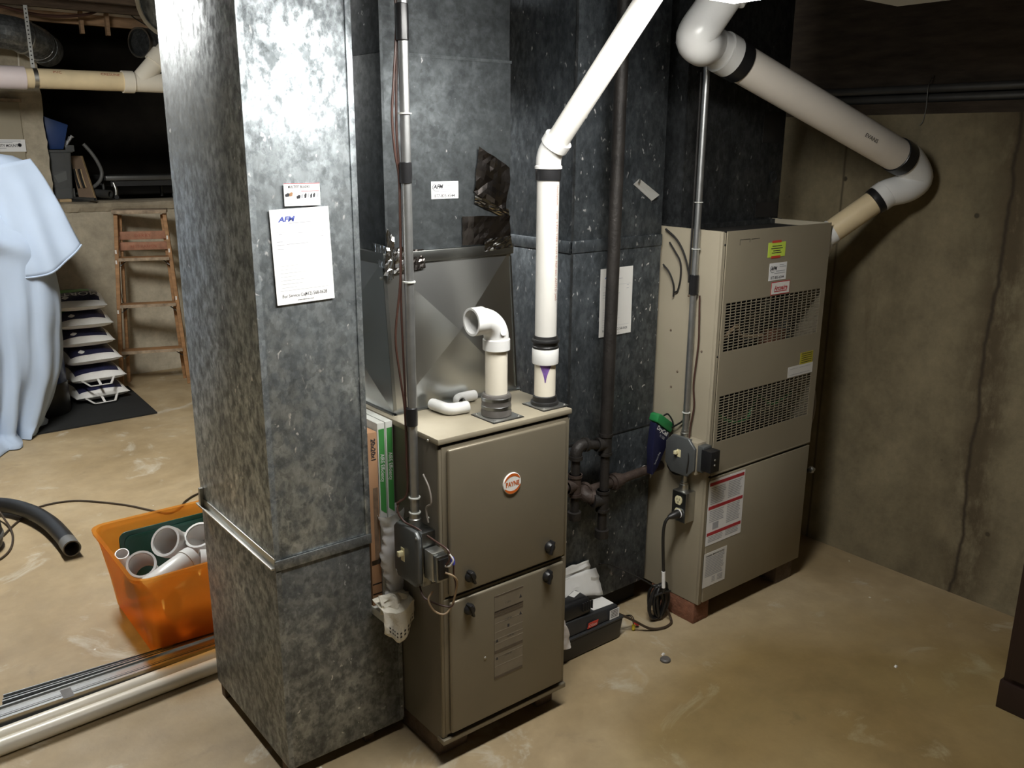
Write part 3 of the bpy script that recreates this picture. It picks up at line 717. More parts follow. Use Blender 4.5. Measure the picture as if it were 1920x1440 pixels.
# ================================================================== FILTERS IN THE SLOT BETWEEN DUCT AND FURNACE
FZB, FZT = .4372, .962
t = T('air_filter', 'air filter in a brown cardboard frame standing between the left duct and the taupe furnace', 'air filter', (1.088, 2.2, FZB), 'spare air filters')
part('frame', MB().box(1.073, 1.958, FZB, 1.103, 2.45, FZT - .02), 'cardboard', t, bevel=.0015)
part('printed_block', slab((1.085, 1.9578, .575), X, Z, .015, .21, .0002), 'cardboard_dark', t)
text('size_print', '20x20x1', 'ink', t, (1.084, 1.9574, .925), -Z, X, .019, .95, bold=.0004)
for z in (.56, .50, .47): part('tape', slab((1.074, 1.9576, z), X, Z, .028, .004 + .01 * (z > .5), .0003), 'foil_dull', t)
for i, (x, lab) in enumerate(((1.1075, 'green and white framed air filter next to the cardboard one'), (1.1325, 'green and white framed air filter right against the taupe furnace'))):
    t = T('air_filter', lab, 'air filter', (x + .011, 2.2, FZB), 'spare air filters')
    part('frame', MB().box(x, 1.962, FZB, x + .0215, 2.45, FZT), 'filter_white', t, bevel=.001)
    part('green_print', MB().prism([(x + .003, 1.9616, .945), (x + .020, 1.9616, .945), (x + .020, 1.9616, .70), (x + .003, 1.9616, .715)], (0, -.0003, 0)), 'filter_green', t)
    text('brand_print', 'AIRE Efficiency', 'paper', t, (x + .0065, 1.9608, .875), -Z, X, .0165, .80)
    text('brand_print', 'ALLERGEN FILTER ALLERGEN', 'ink_grey', t, (x + .0065, 1.9612, .695), -Z, X, .0165, .84)
    part('green_top', slab((x + .003, 1.968, FZT), X, Y, .0155, .45, .0003), 'filter_white', t)
# plastic sleeve gathered round the lower half of the white filters
def sleeve(u, v):
    z = .445 + .27 * v; a = 2 * math.pi * u
    w = .027 + .006 * math.sin(9 * v * 6.28 + 3 * a) * (1 - .5 * v); cx = 1.130 + .008 * math.sin(v * 9)
    flare = .012 * max(0, (v - .75) / .25)
    p = V((cx + (w + flare) * math.cos(a), 1.945 + (.016 + flare) * math.sin(a), z + .012 * math.cos(a) * v))
    return p + V((mnoise.noise(p * 40), mnoise.noise(p * 40 + V((5, 5, 5))), 0)) * .006
part('plastic_sleeve', MB().surf(28, 40, sleeve, True), 'bag_plastic', None, label='crinkled clear plastic sleeve wrapped round the bottom of the green filters', cat='plastic bag', smooth=True, sharp=60)
# folded lace cloth on the box shoulder
t = T('lace_cloth', 'cream lace cloth hanging over the shoulder of the duct box under the filters', 'cloth', (1.11, 1.93, .39))
def lace(u, v):
    x = 1.055 + .098 * u; s = v * .125
    drop = max(0., s - .055)
    y = 1.935 - min(s, .055) * 1.1 - .004; z = .476 - .20 * min(s, .055) - drop * .92
    z -= .038 * math.exp(-((u - .52) / .26) ** 2) * v + .012 * math.sin(u * 4) * v
    y -= .006 * math.sin(u * 11) * v
    return V((x, y, z)) + V((0, mnoise.noise(V((u * 4, v * 4, 3))) * .005, mnoise.noise(V((u * 5, v * 5, 8))) * .004))
part('cloth', MB().surf(30, 26, lace), 'lace', t, smooth=True, solid=.0025)
def lace2(u, v):
    p = V((1.058 + .095 * u, 1.900 - .012 * math.sin(v * 3), .500 - .055 * v - .02 * u))
    return p + V((0, mnoise.noise(V((u * 5, v * 4, 13))) * .012, mnoise.noise(V((u * 5, v * 4, 18))) * .010))
part('fold', MB().surf(26, 14, lace2), 'lace', t, smooth=True, solid=.0025)
mb = MB()
for i in range(9):
    u = .10 + i * .10; q = lace(u, .90); q2 = lace(u + .045, .90)
    for dz in (0, .011): mb.add([q + V((0, -.004, dz)), q2 + V((0, -.004, dz)), q2 + V((0, -.004, dz + .005)), q + V((0, -.004, dz + .005))], [(0, 1, 2, 3)])
part('eyelets', mb, 'dark_gap', t, kind='stuff')
t = T('air_filter', 'green and white filter lying flat with its end poking out above the cream lace cloth', 'air filter', (1.112, 2.15, .4125), 'spare air filters')
part('frame', MB().box(1.071, 1.888, .4125, 1.155, 2.45, .4365), 'filter_white', t, bevel=.001)
part('green_print', MB().box(1.076, 1.8875, .415, 1.150, 1.888, .434), 'filter_green', t)
part('green_print', MB().box(1.1405, 1.888, .4365, 1.151, 1.95, .4369), 'filter_green', t)

# ================================================================== SWITCH BOX AND CONDUIT ON THE LEFT FURNACE
t = T('electrical_conduit', 'bright metal conduit with black tape bands running down in front of the supply plenum', 'conduit', (1.136, 1.83, .71))
cx, cy = 1.136, 1.83
part('conduit_tube', MB().cyl((cx, cy, .712), (cx, cy, 2.44), .0118, 18), 'emt', t, smooth=True)
for z0, z1 in ((1.905, 1.985), (1.588, 1.638), (.985, 1.034)):
    part('black_tape', MB().lathe([(.0122, 0), (.0150, .002), (.0155, (z1 - z0) / 2), (.0150, z1 - z0 - .002), (.0122, z1 - z0)], (cx - .002, cy, z0), n=18), 'tape_black', t, smooth=True)
part('connector', MB().lathe([(.0120, 0), (.0165, 0), (.0165, .018), (.0145, .020), (.0145, .032), (.0120, .033)], (cx, cy, .712), n=18), 'zinc', t, smooth=True)
for z in (.745, .787, 1.745, 1.352): part('cable_tie', MB().lathe([(.0125, 0), (.0160, .0005), (.0160, .0035), (.0125, .004)], (cx, cy, z), n=18), 'filter_white', t, smooth=True)
part('thermostat_wire', MB().tube(crv([(1.126, 1.842, 2.44), (1.126, 1.842, 1.99), (1.125, 1.842, 1.92), (1.116, 1.843, 1.82), (1.110, 1.845, 1.74), (1.114, 1.843, 1.66), (1.1225, 1.842, 1.60), (1.122, 1.842, 1.50),
     (1.119, 1.843, 1.36), (1.104, 1.848, 1.22), (1.112, 1.846, 1.12), (1.121, 1.842, 1.03), (1.122, 1.842, .90), (1.121, 1.843, .80), (1.10, 1.86, .77)]), .0030, 8), 'wire_brown', None, smooth=True,
     label='thin brown wire bowing out from the left conduit', cat='wire')
part('thermostat_wire', MB().tube(crv([(1.129, 1.845, 2.44), (1.128, 1.845, 1.92), (1.124, 1.846, 1.80), (1.122, 1.846, 1.70), (1.126, 1.845, 1.60), (1.125, 1.846, 1.45), (1.122, 1.847, 1.30), (1.124, 1.846, 1.15), (1.126, 1.845, 1.03), (1.126, 1.846, .80)]), .0030, 8), 'wire_brown', None, smooth=True,
     label='thin brown wire lying close against the left conduit', cat='wire')
t = T('switch_box', 'grey metal switch box with a cream toggle on the side of the taupe furnace', 'switch box', (1.135, 1.83, .56))
part('box_body', MB().box(1.118, 1.770, .560, 1.1595, 1.885, .712), 'box_steel', t, bevel=.003)
a = .016; y0, y1, z0, z1 = 1.768, 1.888, .557, .715
oct_ = [(y0 + a, z0), (y1 - a, z0), (y1, z0 + a), (y1, z1 - a), (y1 - a, z1), (y0 + a, z1), (y0, z1 - a), (y0, z0 + a)]
cv = part('cover_plate', MB().prism([(1.117, y, z) for y, z in oct_], (-.013, 0, 0)), 'box_dark', t, bevel=.004, seg=3)
part('toggle', MB().box(1.088, 1.838, .628, 1.104, 1.848, .642), 'ivory', cv, bevel=.001)
part('toggle_plate', MB().box(1.1025, 1.835, .612, 1.1045, 1.851, .650), 'ivory', cv)
for q in ((1.776, .70), (1.880, .57)): part('screw', MB().lathe([(.004, 0), (.003, .002), (0, .0025)], (1.104, q[0], q[1]), (-1, 0, 0), 8), 'zinc', cv)
tr = part('transformer', MB().box(1.120, 1.725, .592, 1.158, 1.764, .672), 'zinc', t, bevel=.002)
part('winding', MB().box(1.124, 1.764, .588, 1.154, 1.770, .668), 'tape_black', tr)
part('core', MB().box(1.122, 1.708, .596, 1.156, 1.726, .668), 'box_steel', tr, bevel=.002)
part('terminal_face', MB().box(1.126, 1.704, .604, 1.154, 1.709, .660), 'tape_black', tr)
part('lead', MB().tube(crv([(1.112, 1.86, .78), (1.098, 1.855, .755), (1.105, 1.835, .728), (1.122, 1.800, .716), (1.135, 1.770, .702), (1.142, 1.735, .694), (1.150, 1.700, .684), (1.150, 1.690, .664), (1.143, 1.698, .645)]), .0026, 8), 'wire_brown', t, smooth=True)
part('lead', MB().tube(crv([(1.150, 1.692, .676), (1.156, 1.685, .660), (1.150, 1.692, .643), (1.143, 1.702, .640)]), .0024, 8), 'bag_white', t, smooth=True)
part('lead', MB().tube(crv([(1.143, 1.703, .622), (1.160, 1.690, .612), (1.178, 1.700, .585), (1.180, 1.712, .545), (1.170, 1.718, .508), (1.150, 1.722, .492), (1.128, 1.735, .505), (1.118, 1.745, .535), (1.135, 1.75, .552)]), .0026, 8), 'wire_tan', t, smooth=True)
part('lead', MB().tube(crv([(1.176, 1.712, .632), (1.176, 1.712, .600), (1.184, 1.715, .570), (1.180, 1.716, .53), (1.165, 1.720, .51), (1.12, 1.76, .53), (1.125, 1.80, .55)]), .0026, 8), 'wire_brown', t, smooth=True)
part('wire_nut', MB().lathe([(.0055, 0), (.0065, .010), (.0045, .020), (0, .021)], (1.170, 1.706, .636), (-.15, 0, 1), 12), 'blue_nut', t, smooth=True, label='blue wire nut')
part('lead', MB().tube(crv([(1.145, 1.80, .86), (1.146, 1.775, .83), (1.148, 1.77, .79), (1.146, 1.79, .77), (1.148, 1.785, .73)]), .0024, 8), 'wire_grey', t, smooth=True)

# ================================================================== DARK MIDDLE DUCT
BX0, BX1, BY0 = 1.868, 2.280, 2.05
t = T('return_air_duct', 'dark speckled galvanized duct between the two furnaces behind the black iron pipe', 'duct', (2.08, 2.3, 0))
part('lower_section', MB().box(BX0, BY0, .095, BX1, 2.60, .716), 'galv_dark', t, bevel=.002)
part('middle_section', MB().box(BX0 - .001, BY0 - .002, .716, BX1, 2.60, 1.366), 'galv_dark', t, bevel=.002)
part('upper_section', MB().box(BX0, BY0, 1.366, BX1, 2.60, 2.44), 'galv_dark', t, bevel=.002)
part('drive_cleat', MB().box(BX0 - .008, BY0 - .006, 1.350, BX1, BY0, 1.388), 'galv_dark', t, bevel=.002)
part('drive_cleat', MB().box(BX0 - .008, BY0 - .006, 1.350, BX0, 2.60, 1.388), 'galv_dark', t, bevel=.002)
part('seam', MB().box(BX0 - .002, BY0 - .004, .712, BX1, BY0 - .001, .718), 'galv_dim', t)
part('corner_seam', MB().box(BX0 - .003, BY0 - .004, .72, BX0 + .006, BY0 - .001, 2.44), 'galv_dim', t)
part('shaded_support', MB().box(BX0 + .05, BY0 + .05, 0, BX1, 2.55, .096), 'dark_gap', t)  # support block; its near-black colour paints the shade under the duct
part('metal_tab', MB().hexa([(2.132, 2.047, 1.556), (2.222, 2.047, 1.500), (2.222, 2.0485, 1.500), (2.132, 2.0485, 1.556),
                             (2.142, 2.030, 1.574), (2.240, 2.030, 1.520), (2.240, 2.0315, 1.520), (2.142, 2.0315, 1.574)]), 'tab_bright', t, label='bent bright metal tab')
part('metal_tab', MB().box(2.142, 2.030, 1.560, 2.146, 2.049, 1.574), 'zinc', t)
sheet_of_paper('white service sheet half hidden behind the black iron pipe on the dark duct', 1.9945, 1.065, .149, .226, 0.3, BY0 - .0055, 'paper_dim')

# ================================================================== BLACK IRON GAS PIPE
gx, gy = 1.962, 1.962
t = T('gas_pipe', 'black iron gas pipe with tees and drip legs in front of the dark duct', 'pipe', (gx, gy, .40))
def fitting(path, r, mat='iron'):
    return MB().tube(path, r, 18)
part('riser', MB().tube([(gx + .012, gy - .002, 2.44), (gx, gy, .74)], [.0205, .0205], 18), 'iron', t, smooth=True)
def tee(c, d_side, r=.0205, h=.038):
    c = V(c); m = MB().cyl(c - Z * h, c + Z * h, r, 18); m.cyl(c, c + V(d_side) * h, r, 18)
    for e, d in ((c - Z * h, Z), (c + Z * (h - .010), Z), (c + V(d_side) * (h - .010), V(d_side))): m.cyl(e, e + d * .010, r + .003, 18)
    return m
part('tee', tee((gx, gy, .725), (-1, .1, .12)), 'iron', t, smooth=True)
part('nipple', MB().cyl((gx, gy, .69), (gx, gy, .555), 0.0155, 18), 'iron', t, smooth=True)
part('tee', tee((gx - .004, gy, .525), (-1, .25, .15)), 'iron', t, smooth=True)
part('drip_leg', MB().cyl((gx - .004, gy, .485), (gx - .004, gy, .415), 0.0155, 18), 'iron', t, smooth=True)
part('cap', MB().lathe([(.0235, 0), (.0245, .004), (.0245, .028), (.018, .030)], (gx - .004, gy, .392), n=18), 'iron', t, smooth=True)
def elbow(c, a, b, r=.0195):
    c, a, b = V(c), V(a).normalized(), V(b).normalized(); q = .030
    pts = [c + a * .045] + [c + a * q * (1 - math.sin(k * math.pi / 12)) + b * q * (1 - math.cos(k * math.pi / 12)) for k in range(7)] + [c + b * .045]
    m = MB().tube(pts, r, 18); m.cyl(c + a * .034, c + a * .046, r + .004, 18); m.cyl(c + b * .034, c + b * .046, r + .004, 18); return m
e1 = V((1.838, gy + .01, .742))
part('nipple', MB().cyl((gx - .03, gy, .728), e1 + V((.02, 0, 0)), 0.0150, 18), 'iron', t, smooth=True)
part('elbow', elbow(e1, (1, -.03, -.1), (0, 0, -1)), 'iron', t, smooth=True)
part('nipple', MB().cyl(e1 - Z * .04, e1 - Z * .11, 0.0150, 18), 'iron', t, smooth=True)
part('tee', tee(e1 - Z * .135, (-1, 0, 0)), 'iron_rust', t, smooth=True)
part('branch', MB().cyl(e1 - Z * .135 + V((-.03, 0, 0)), e1 - Z * .135 + V((-.232, 0, 0)), 0.0150, 18), 'iron_rust', t, smooth=True)
part('drip_leg', MB().cyl(e1 - Z * .17, e1 - Z * .235, 0.0150, 18), 'iron', t, smooth=True)
part('cap', MB().lathe([(.0225, 0), (.0235, .004), (.0235, .026), (.018, .028)], e1 - Z * .255, n=18), 'iron', t, smooth=True)
e2 = V((1.895, 2.005, .545))
part('elbow', elbow(e2, (.85, -.5, -.2), (.75, .35, .2), .022), 'iron_rust', t, smooth=True)
part('branch', MB().cyl((1.912, 2.012, .549), (2.298, 2.012, .560), .0165, 18), 'iron_rust', t, smooth=True)
part('union', MB().tube([(2.04, 2.012, .5525), (2.052, 2.012, .5525), (2.053, 2.012, .5525), (2.072, 2.012, .553), (2.073, 2.012, .553), (2.095, 2.012, .554)], [.022, .024, .030, .030, .024, .022], 18), 'iron_rust', t, smooth=True)

# ================================================================== RIGHT (FAR) FURNACE
AX0, AX1, AY0, AY1, AZ0, AZ1 = 2.298, 2.910, 1.802, 2.55, .084, 1.413
t = T('furnace', 'tall older tan furnace with two slotted vent grilles on its front beside the concrete wall', 'furnace', (2.6, 2.15, AZ0))
part('left_side', MB().box(AX0, AY0 + .014, AZ0, AX0 + .012, AY1, AZ1), 'armor_side', t, bevel=.0015)
part('right_side', MB().box(AX1 - .012, AY0 + .012, AZ0, AX1, AY1, AZ1), 'armor_side', t, bevel=.0015)
part('back_panel', MB().box(AX0 + .012, AY1 - .01, AZ0, AX1 - .012, AY1, AZ1), 'armor_side', t)
part('bottom_panel', MB().box(AX0 + .012, AY0 + .014, AZ0, AX1 - .012, AY1 - .01, AZ0 + .01), 'armor_side', t)
part('top_panel', MB().box(AX0 + .012, AY0 + .03, AZ1 - .03, AX1 - .012, AY1 - .01, AZ1 - .018), 'interior', t)
part('corner_trim', MB().box(AX0, AY0 + .002, AZ0, AX0 + .009, AY0 + .016, AZ1), 'armor_side', t, bevel=.002)
part('corner_trim', MB().box(AX0 + .011, AY0 + .004, AZ0, AX0 + .021, AY0 + .016, AZ1 - .004), 'armor_side', t, bevel=.002)
part('divider_gap', MB().box(AX0 + .02, AY0 + .008, .560, AX1 - .006, AY0 + .014, .590), 'dark_gap', t)
ld = part('door', MB().box(AX0 + .022, AY0, AZ0 + .004, AX1, AY0 + .012, .566), 'armor_paint', t, bevel=.003)
G1 = (2.336, 2.880, 1.012, 1.178); G2 = (2.336, 2.872, .695, .859)
ux0, ux1, uz0, uz1 = AX0 + .022, AX1, .578, AZ1
mb = MB()   # door skin with two openings
for z0, z1, x0, x1 in ((uz0, G2[2], ux0, ux1), (G2[2], G2[3], ux0, G2[0]), (G2[2], G2[3], G2[1], ux1), (G2[3], G1[2], ux0, ux1), (G1[2], G1[3], ux0, G1[0]), (G1[2], G1[3], G1[1], ux1), (G1[3], uz1, ux0, ux1)):
    mb.box(x0, AY0, z0, x1, AY0 + .004, z1)
ud = part('door', mb, 'armor_paint', t, weld=False)
part('door_lip', MB().box(ux0, AY0 - .001, uz0 - .004, ux1, AY0 + .012, uz0 + .004), 'armor_paint', ud, bevel=.002)
def grille(g, ncol, nrow):
    x0, x1, z0, z1 = g; mb = MB(); hw = .0016
    for i in range(ncol + 1):
        x = x0 + (x1 - x0) * i / ncol; mb.box(x - hw, AY0 + .0005, z0, x + hw, AY0 + .002, z1)
    for j in range(nrow + 1):
        z = z0 + (z1 - z0) * j / nrow; mb.box(x0, AY0 + .0005, z - .0013, x1, AY0 + .002, z + .0013)
    return part('grille', mb, 'armor_paint', ud, label='slotted metal vent grille')
grille(G1, 20, 17); grille(G2, 20, 17)
part('cavity', MB().box(AX0 + .014, AY0 + .26, .60, AX1 - .014, AY0 + .265, 1.38), 'interior', t)
part('shelf', MB().box(AX0 + .014, AY0 + .02, .93, AX1 - .014, AY0 + .26, .94), 'interior', t)
part('shelf', MB().box(AX0 + .014, AY0 + .02, .60, AX1 - .014, AY0 + .26, .61), 'interior', t)
part('blower_motor', MB().lathe([(.02, 0), (.06, .01), (.065, .06), (.065, .10), (.02, .11)], (2.62, AY0 + .09, 1.05), (0, 1, 0), 20), 'box_dark', t, smooth=True)
part('flue_pipe', MB().tube(crv([(2.80, AY0 + .10, .95), (2.79, AY0 + .10, 1.05), (2.82, AY0 + .12, 1.15), (2.82, AY0 + .14, 1.3)]), .035, 16), 'box_dark', t, smooth=True)
part('valve', MB().box(2.70, AY0 + .06, .95, 2.78, AY0 + .14, 1.03), 'brick_red', t, bevel=.004)
part('burner', MB().cyl((2.36, AY0 + .10, .72), (2.84, AY0 + .10, .72), .022, 14), 'box_steel', t, smooth=True)
part('control_wire', MB().tube(crv([(2.36, AY0 + .05, .80), (2.45, AY0 + .04, .74), (2.55, AY0 + .04, .73), (2.62, AY0 + .05, .80), (2.70, AY0 + .04, .76), (2.83, AY0 + .05, .78)]), .006, 8), 'cap_green', t, smooth=True)
part('control_wire', MB().tube(crv([(2.38, AY0 + .05, 1.03), (2.45, AY0 + .04, 1.08), (2.50, AY0 + .05, 1.04), (2.60, AY0 + .04, 1.03)]), .006, 8), 'wire_tan', t, smooth=True)
# stickers on the upper door
SY = AY0 - .0003
def sticker(name, mat, x0, z0, w, h, par, label=None, tilt=0.):
    a = math.radians(tilt)
    return part(name, slab((x0, SY, z0), (math.cos(a), 0, math.sin(a)), (-math.sin(a), 0, math.cos(a)), w, h, .0006), mat, par, label=label)
s = sticker('warning_tag', 'sticker_green', 2.540, 1.313, .098, .050, ud, 'bright green-yellow tag with red top and bottom')
for z in (-.004, .048): part('red_band', slab((2.560, SY - .0006, 1.313 + z), X, Z, .052, .008, .0003), 'sticker_red', s)
lines('small_print', 'ink', s, (2.540, SY - .0007, 1.313), X, Z, [(.022, .076, .036), (.016, .082, .028), (.028, .070, .020), (.022, .076, .013)], .0026)
afm_sticker(ud, (2.556, SY, 1.232), X, Z, .099, .060)
s = sticker('brand_badge', 'ink_red', 2.575, 1.180, .108, .046, ud, 'small white badge with a dark red border')
part('badge_face', slab((2.578, SY - .0007, 1.183), X, Z, .102, .040, .0004), 'badge_white', s)
text('lettering', 'Arcoaire', 'ink_red', s, (2.629, SY - .0013, 1.1965), X, Z, .023, .92, align='CENTER', shear=.15, bold=.0006)
part('underline', slab((2.592, SY - .0012, 1.1905), X, Z, .074, .003, .0003), 'ink_red', s)
s = sticker('yellow_label', 'sticker_yellow', 2.790, .902, .080, .044, ud, 'small yellow label')
lines('small_print', 'ink', s, (2.790, SY - .0007, .902), X, Z, [(.006, .074, .038), (.008, .072, .030), (.008, .072, .022), (.008, .072, .014), (.008, .072, .006)], .0022)
s = sticker('rating_label', 'paper_dim', 2.720, .862, .155, .040, ud, 'blank white rating label')
lines('small_print', 'ink_grey', s, (2.720, SY - .0007, .862), X, Z, [(.010, .060, .030), (.070, .140, .030), (.010, .140, .008)], .0014)
for x0, z0, w, h in ((2.385, 1.382, .05, .0015), (2.436, 1.372, .0015, .012), (2.445, 1.381, .045, .0015), (2.385, 1.365, .0015, .017)):
    part('scratch', slab((x0, SY - .0001, z0), X, Z, w, h, .0002), 'interior', ud)
# labels on the lower door
s = sticker('instruction_label', 'paper', 2.313, .311, .199, .246, ld, 'white instruction label with three dark red bars')
f = V((2.313, SY - .0007, .311))
for z in (.226, .137, .037): part('red_bar', slab(f + X * .004 + Z * z, X, Z, .190, .012, .0003), 'ink_red', s)
rows = []
for k0, k1, n in ((.150, .215, 10), (.055, .128, 11), (.006, .030, 4)):
    for i in range(n):
        z = k1 - (k1 - k0) * i / n
        rows += [(.012, .080 + .015 * random.random(), z), (.108, .172 + .015 * random.random(), z + .002)]
lines('small_print', 'ink_grey', s, f, X, Z, [r for r in rows if not (r[0] < .05 and .055 < r[2] < .085)], .0026)
part('diagram', MB().box(2.345, SY - .0010, .368, 2.378, SY - .0007, .394), 'ink_grey', s)
s = sticker('notice_label', 'paper_dim', 2.312, .147, .126, .134, ld, 'cream notice label packed with small print')
f = V((2.312, SY - .0007, .147))
text('heading', 'WARNING  IMPORTANT NOTICE', 'ink', s, f + X * .010 + Z * .119, X, Z, .0085, .80, bold=.0002)
lines('small_print', 'ink_grey', s, f, X, Z, [(.010, .095 + .02 * random.random(), .112 - .0065 * i) for i in range(12)] + [(.05, .068, .03 - .006 * i) for i in range(4)] + [(.08, .11, .03 - .006 * i) for i in range(4)], .003)
for y, z in ((1.86, 1.01), (2.0, 1.06), (1.96, .92), (1.93, 1.19), (1.985, .86)):
    part('screw', MB().lathe([(.0045, 0), (.0035, .002), (0, .003)], (AX0, y, z), (-1, 0, 0), 8), 'brick_brown', t)
for z in (.640, .606, .572, 1.37, 1.0): part('screw', MB().lathe([(.004, 0), (.003, .002), (0, .003)], (AX0 + .016, AY0 + .004, z), (0, -1, 0), 8), 'dark_gap', t)
for lab, x0, y0, x1, y1, m in (('red brick under the front left corner of the tan furnace', 2.300, 1.822, 2.385, 2.03, 'brick_red'), ('dark brick under the front right corner of the tan furnace', 2.795, 1.822, 2.90, 2.03, 'brick_brown')):
    part('brick', MB().box(x0, y0, 0, x1, y1, .0835), m, None, bevel=.004, label=lab, cat='brick', group='bricks under the tan furnace')

# plenum over it
t = T('supply_plenum', 'dark metal duct box on top of the tan furnace behind the fat vent pipe', 'duct', (2.65, 2.3, 1.395))
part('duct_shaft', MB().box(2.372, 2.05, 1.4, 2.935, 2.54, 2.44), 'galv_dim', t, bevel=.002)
part('base_flange', MB().box(2.36, 2.035, 1.3955, 2.94, 2.545, 1.412), 'galv_dim', t)
part('corner_seam', MB().box(2.370, 2.046, 1.41, 2.380, 2.05, 2.44), 'galv_dim', t)
part('access_patch', slab((2.80, 2.05, 1.69), X, Z, .125, .11, .002), 'interior', t)
part('access_patch', slab((2.79, 2.05, 1.42), X, Z, .135, .055, .002), 'interior', t)
part('test_plug', MB().lathe([(.022, 0), (.024, .003), (.014, .005), (.014, .003), (0, .003)], (2.885, 2.05, 1.565), (0, -1, 0), 24), 'galv_dim', t, smooth=True)

# fat vent pipe of the right furnace
t = T('vent_pipe', 'fat white vent pipe slanting from the ceiling to the right concrete wall', 'pipe', (3.0, 1.7, 1.40))
P0 = V((3.105, 1.672, 1.640)); P1 = V((2.305, 1.818, 1.936)); dd = (P1 - P0).normalized()
big = part('slanting_pipe', MB().cyl(P0, P1, .0572, 32), 'pvc_grey', t, smooth=True)
text('printed_text', 'EVANS', 'ink', big, P0 - dd * -.275 + V((-.0165, -.052, -.022)) , -dd, (dd.cross(V((.55, .78, .1)))).normalized() * -1, .019, 1.2)
def band(c, d, r, w, name='black_tape', mat='tape_black'):
    d = V(d).normalized(); return part(name, MB().lathe([(r - .003, 0), (r, .002), (r + .0015, w / 2), (r, w - .002), (r - .003, w)], V(c), d, 32), mat, t, smooth=True)
band(P0 - dd * .012, dd, .0615, .052); band(P1 - dd * .035, dd, .0625, .048)
# lower elbow by the wall
Q1 = V((3.085, 1.728, 1.497)); q1 = V((2.955, 1.842, 1.365)); d3 = (Q1 - q1).normalized()
pe = crv([P0 + dd * .01, P0 - dd * .035, V((3.185, 1.652, 1.570)), V((3.155, 1.670, 1.535)), Q1 + d3 * .03, Q1 - d3 * .005], 6)
n = len(pe)
el = part('elbow', MB().tube(pe, [.060 - .014 * (i / (n - 1)) ** 1.5 for i in range(n)], 28), 'pvc_white', t, smooth=True)
part('hub', MB().lathe([(.046, 0), (.0515, .002), (.0515, .034), (.048, .036)], Q1 - d3 * .004, d3, 28), 'pvc_white', el, smooth=True)
band(Q1 - d3 * .028, d3, .0480, .034)
lp = part('lower_pipe', MB().cyl(Q1, q1, .0435, 28), 'pvc_yellow', t, smooth=True)
part('end_elbow', MB().tube(crv([q1 + d3 * .02, q1 - d3 * .02, q1 + V((-.02, .02, -.05)), q1 + V((-.03, .03, -.09))], 6), .046, 24), 'pvc_white', t, smooth=True)
part('side_tube', MB().tube(crv([q1 + V((-.024, .00, -.02)), (2.925, 1.835, 1.30), (2.918, 1.845, 1.25)]), .009, 10), 'pvc_white', t, smooth=True)
# upper elbow
C1 = P1 + dd * .012
part('sleeve', MB().hollow([C1, C1 + dd * .040], .0625, .050, 32), 'pvc_white', t, smooth=True)
ball = V((2.047, 1.748, 1.955))
pe = crv([C1 + dd * .03, C1 + dd * .09, ball + V((.045, .012, -.002)), ball + V((.0, 0, .02)), ball + V((.035, -.022, .085)), ball + V((.085, -.055, .175))], 6)
e = part('elbow', MB().tube(pe, .0560, 28), 'pvc_white', t, smooth=True)
ud_ = V((.05, -.033, .09)).normalized()
part('hub', MB().lathe([(.058, 0), (.0655, .003), (.0655, .06), (.058, .063)], ball + V((.062, -.040, .13)), ud_, 28), 'pvc_white', e, smooth=True)
part('upper_pipe', MB().cyl(ball + V((.08, -.052, .165)), ball + V((.08, -.052, .165)) + ud_ * .33, .0572, 28), 'pvc_white', t, smooth=True)
lines('printed_label', 'ink_grey', e, ball + V((-.01, -.057, .035)), (1, -.2, .12), (-.1, .1, 1), [(0, .028, 0), (.002, .026, .006), (0, .024, .012)], .005)

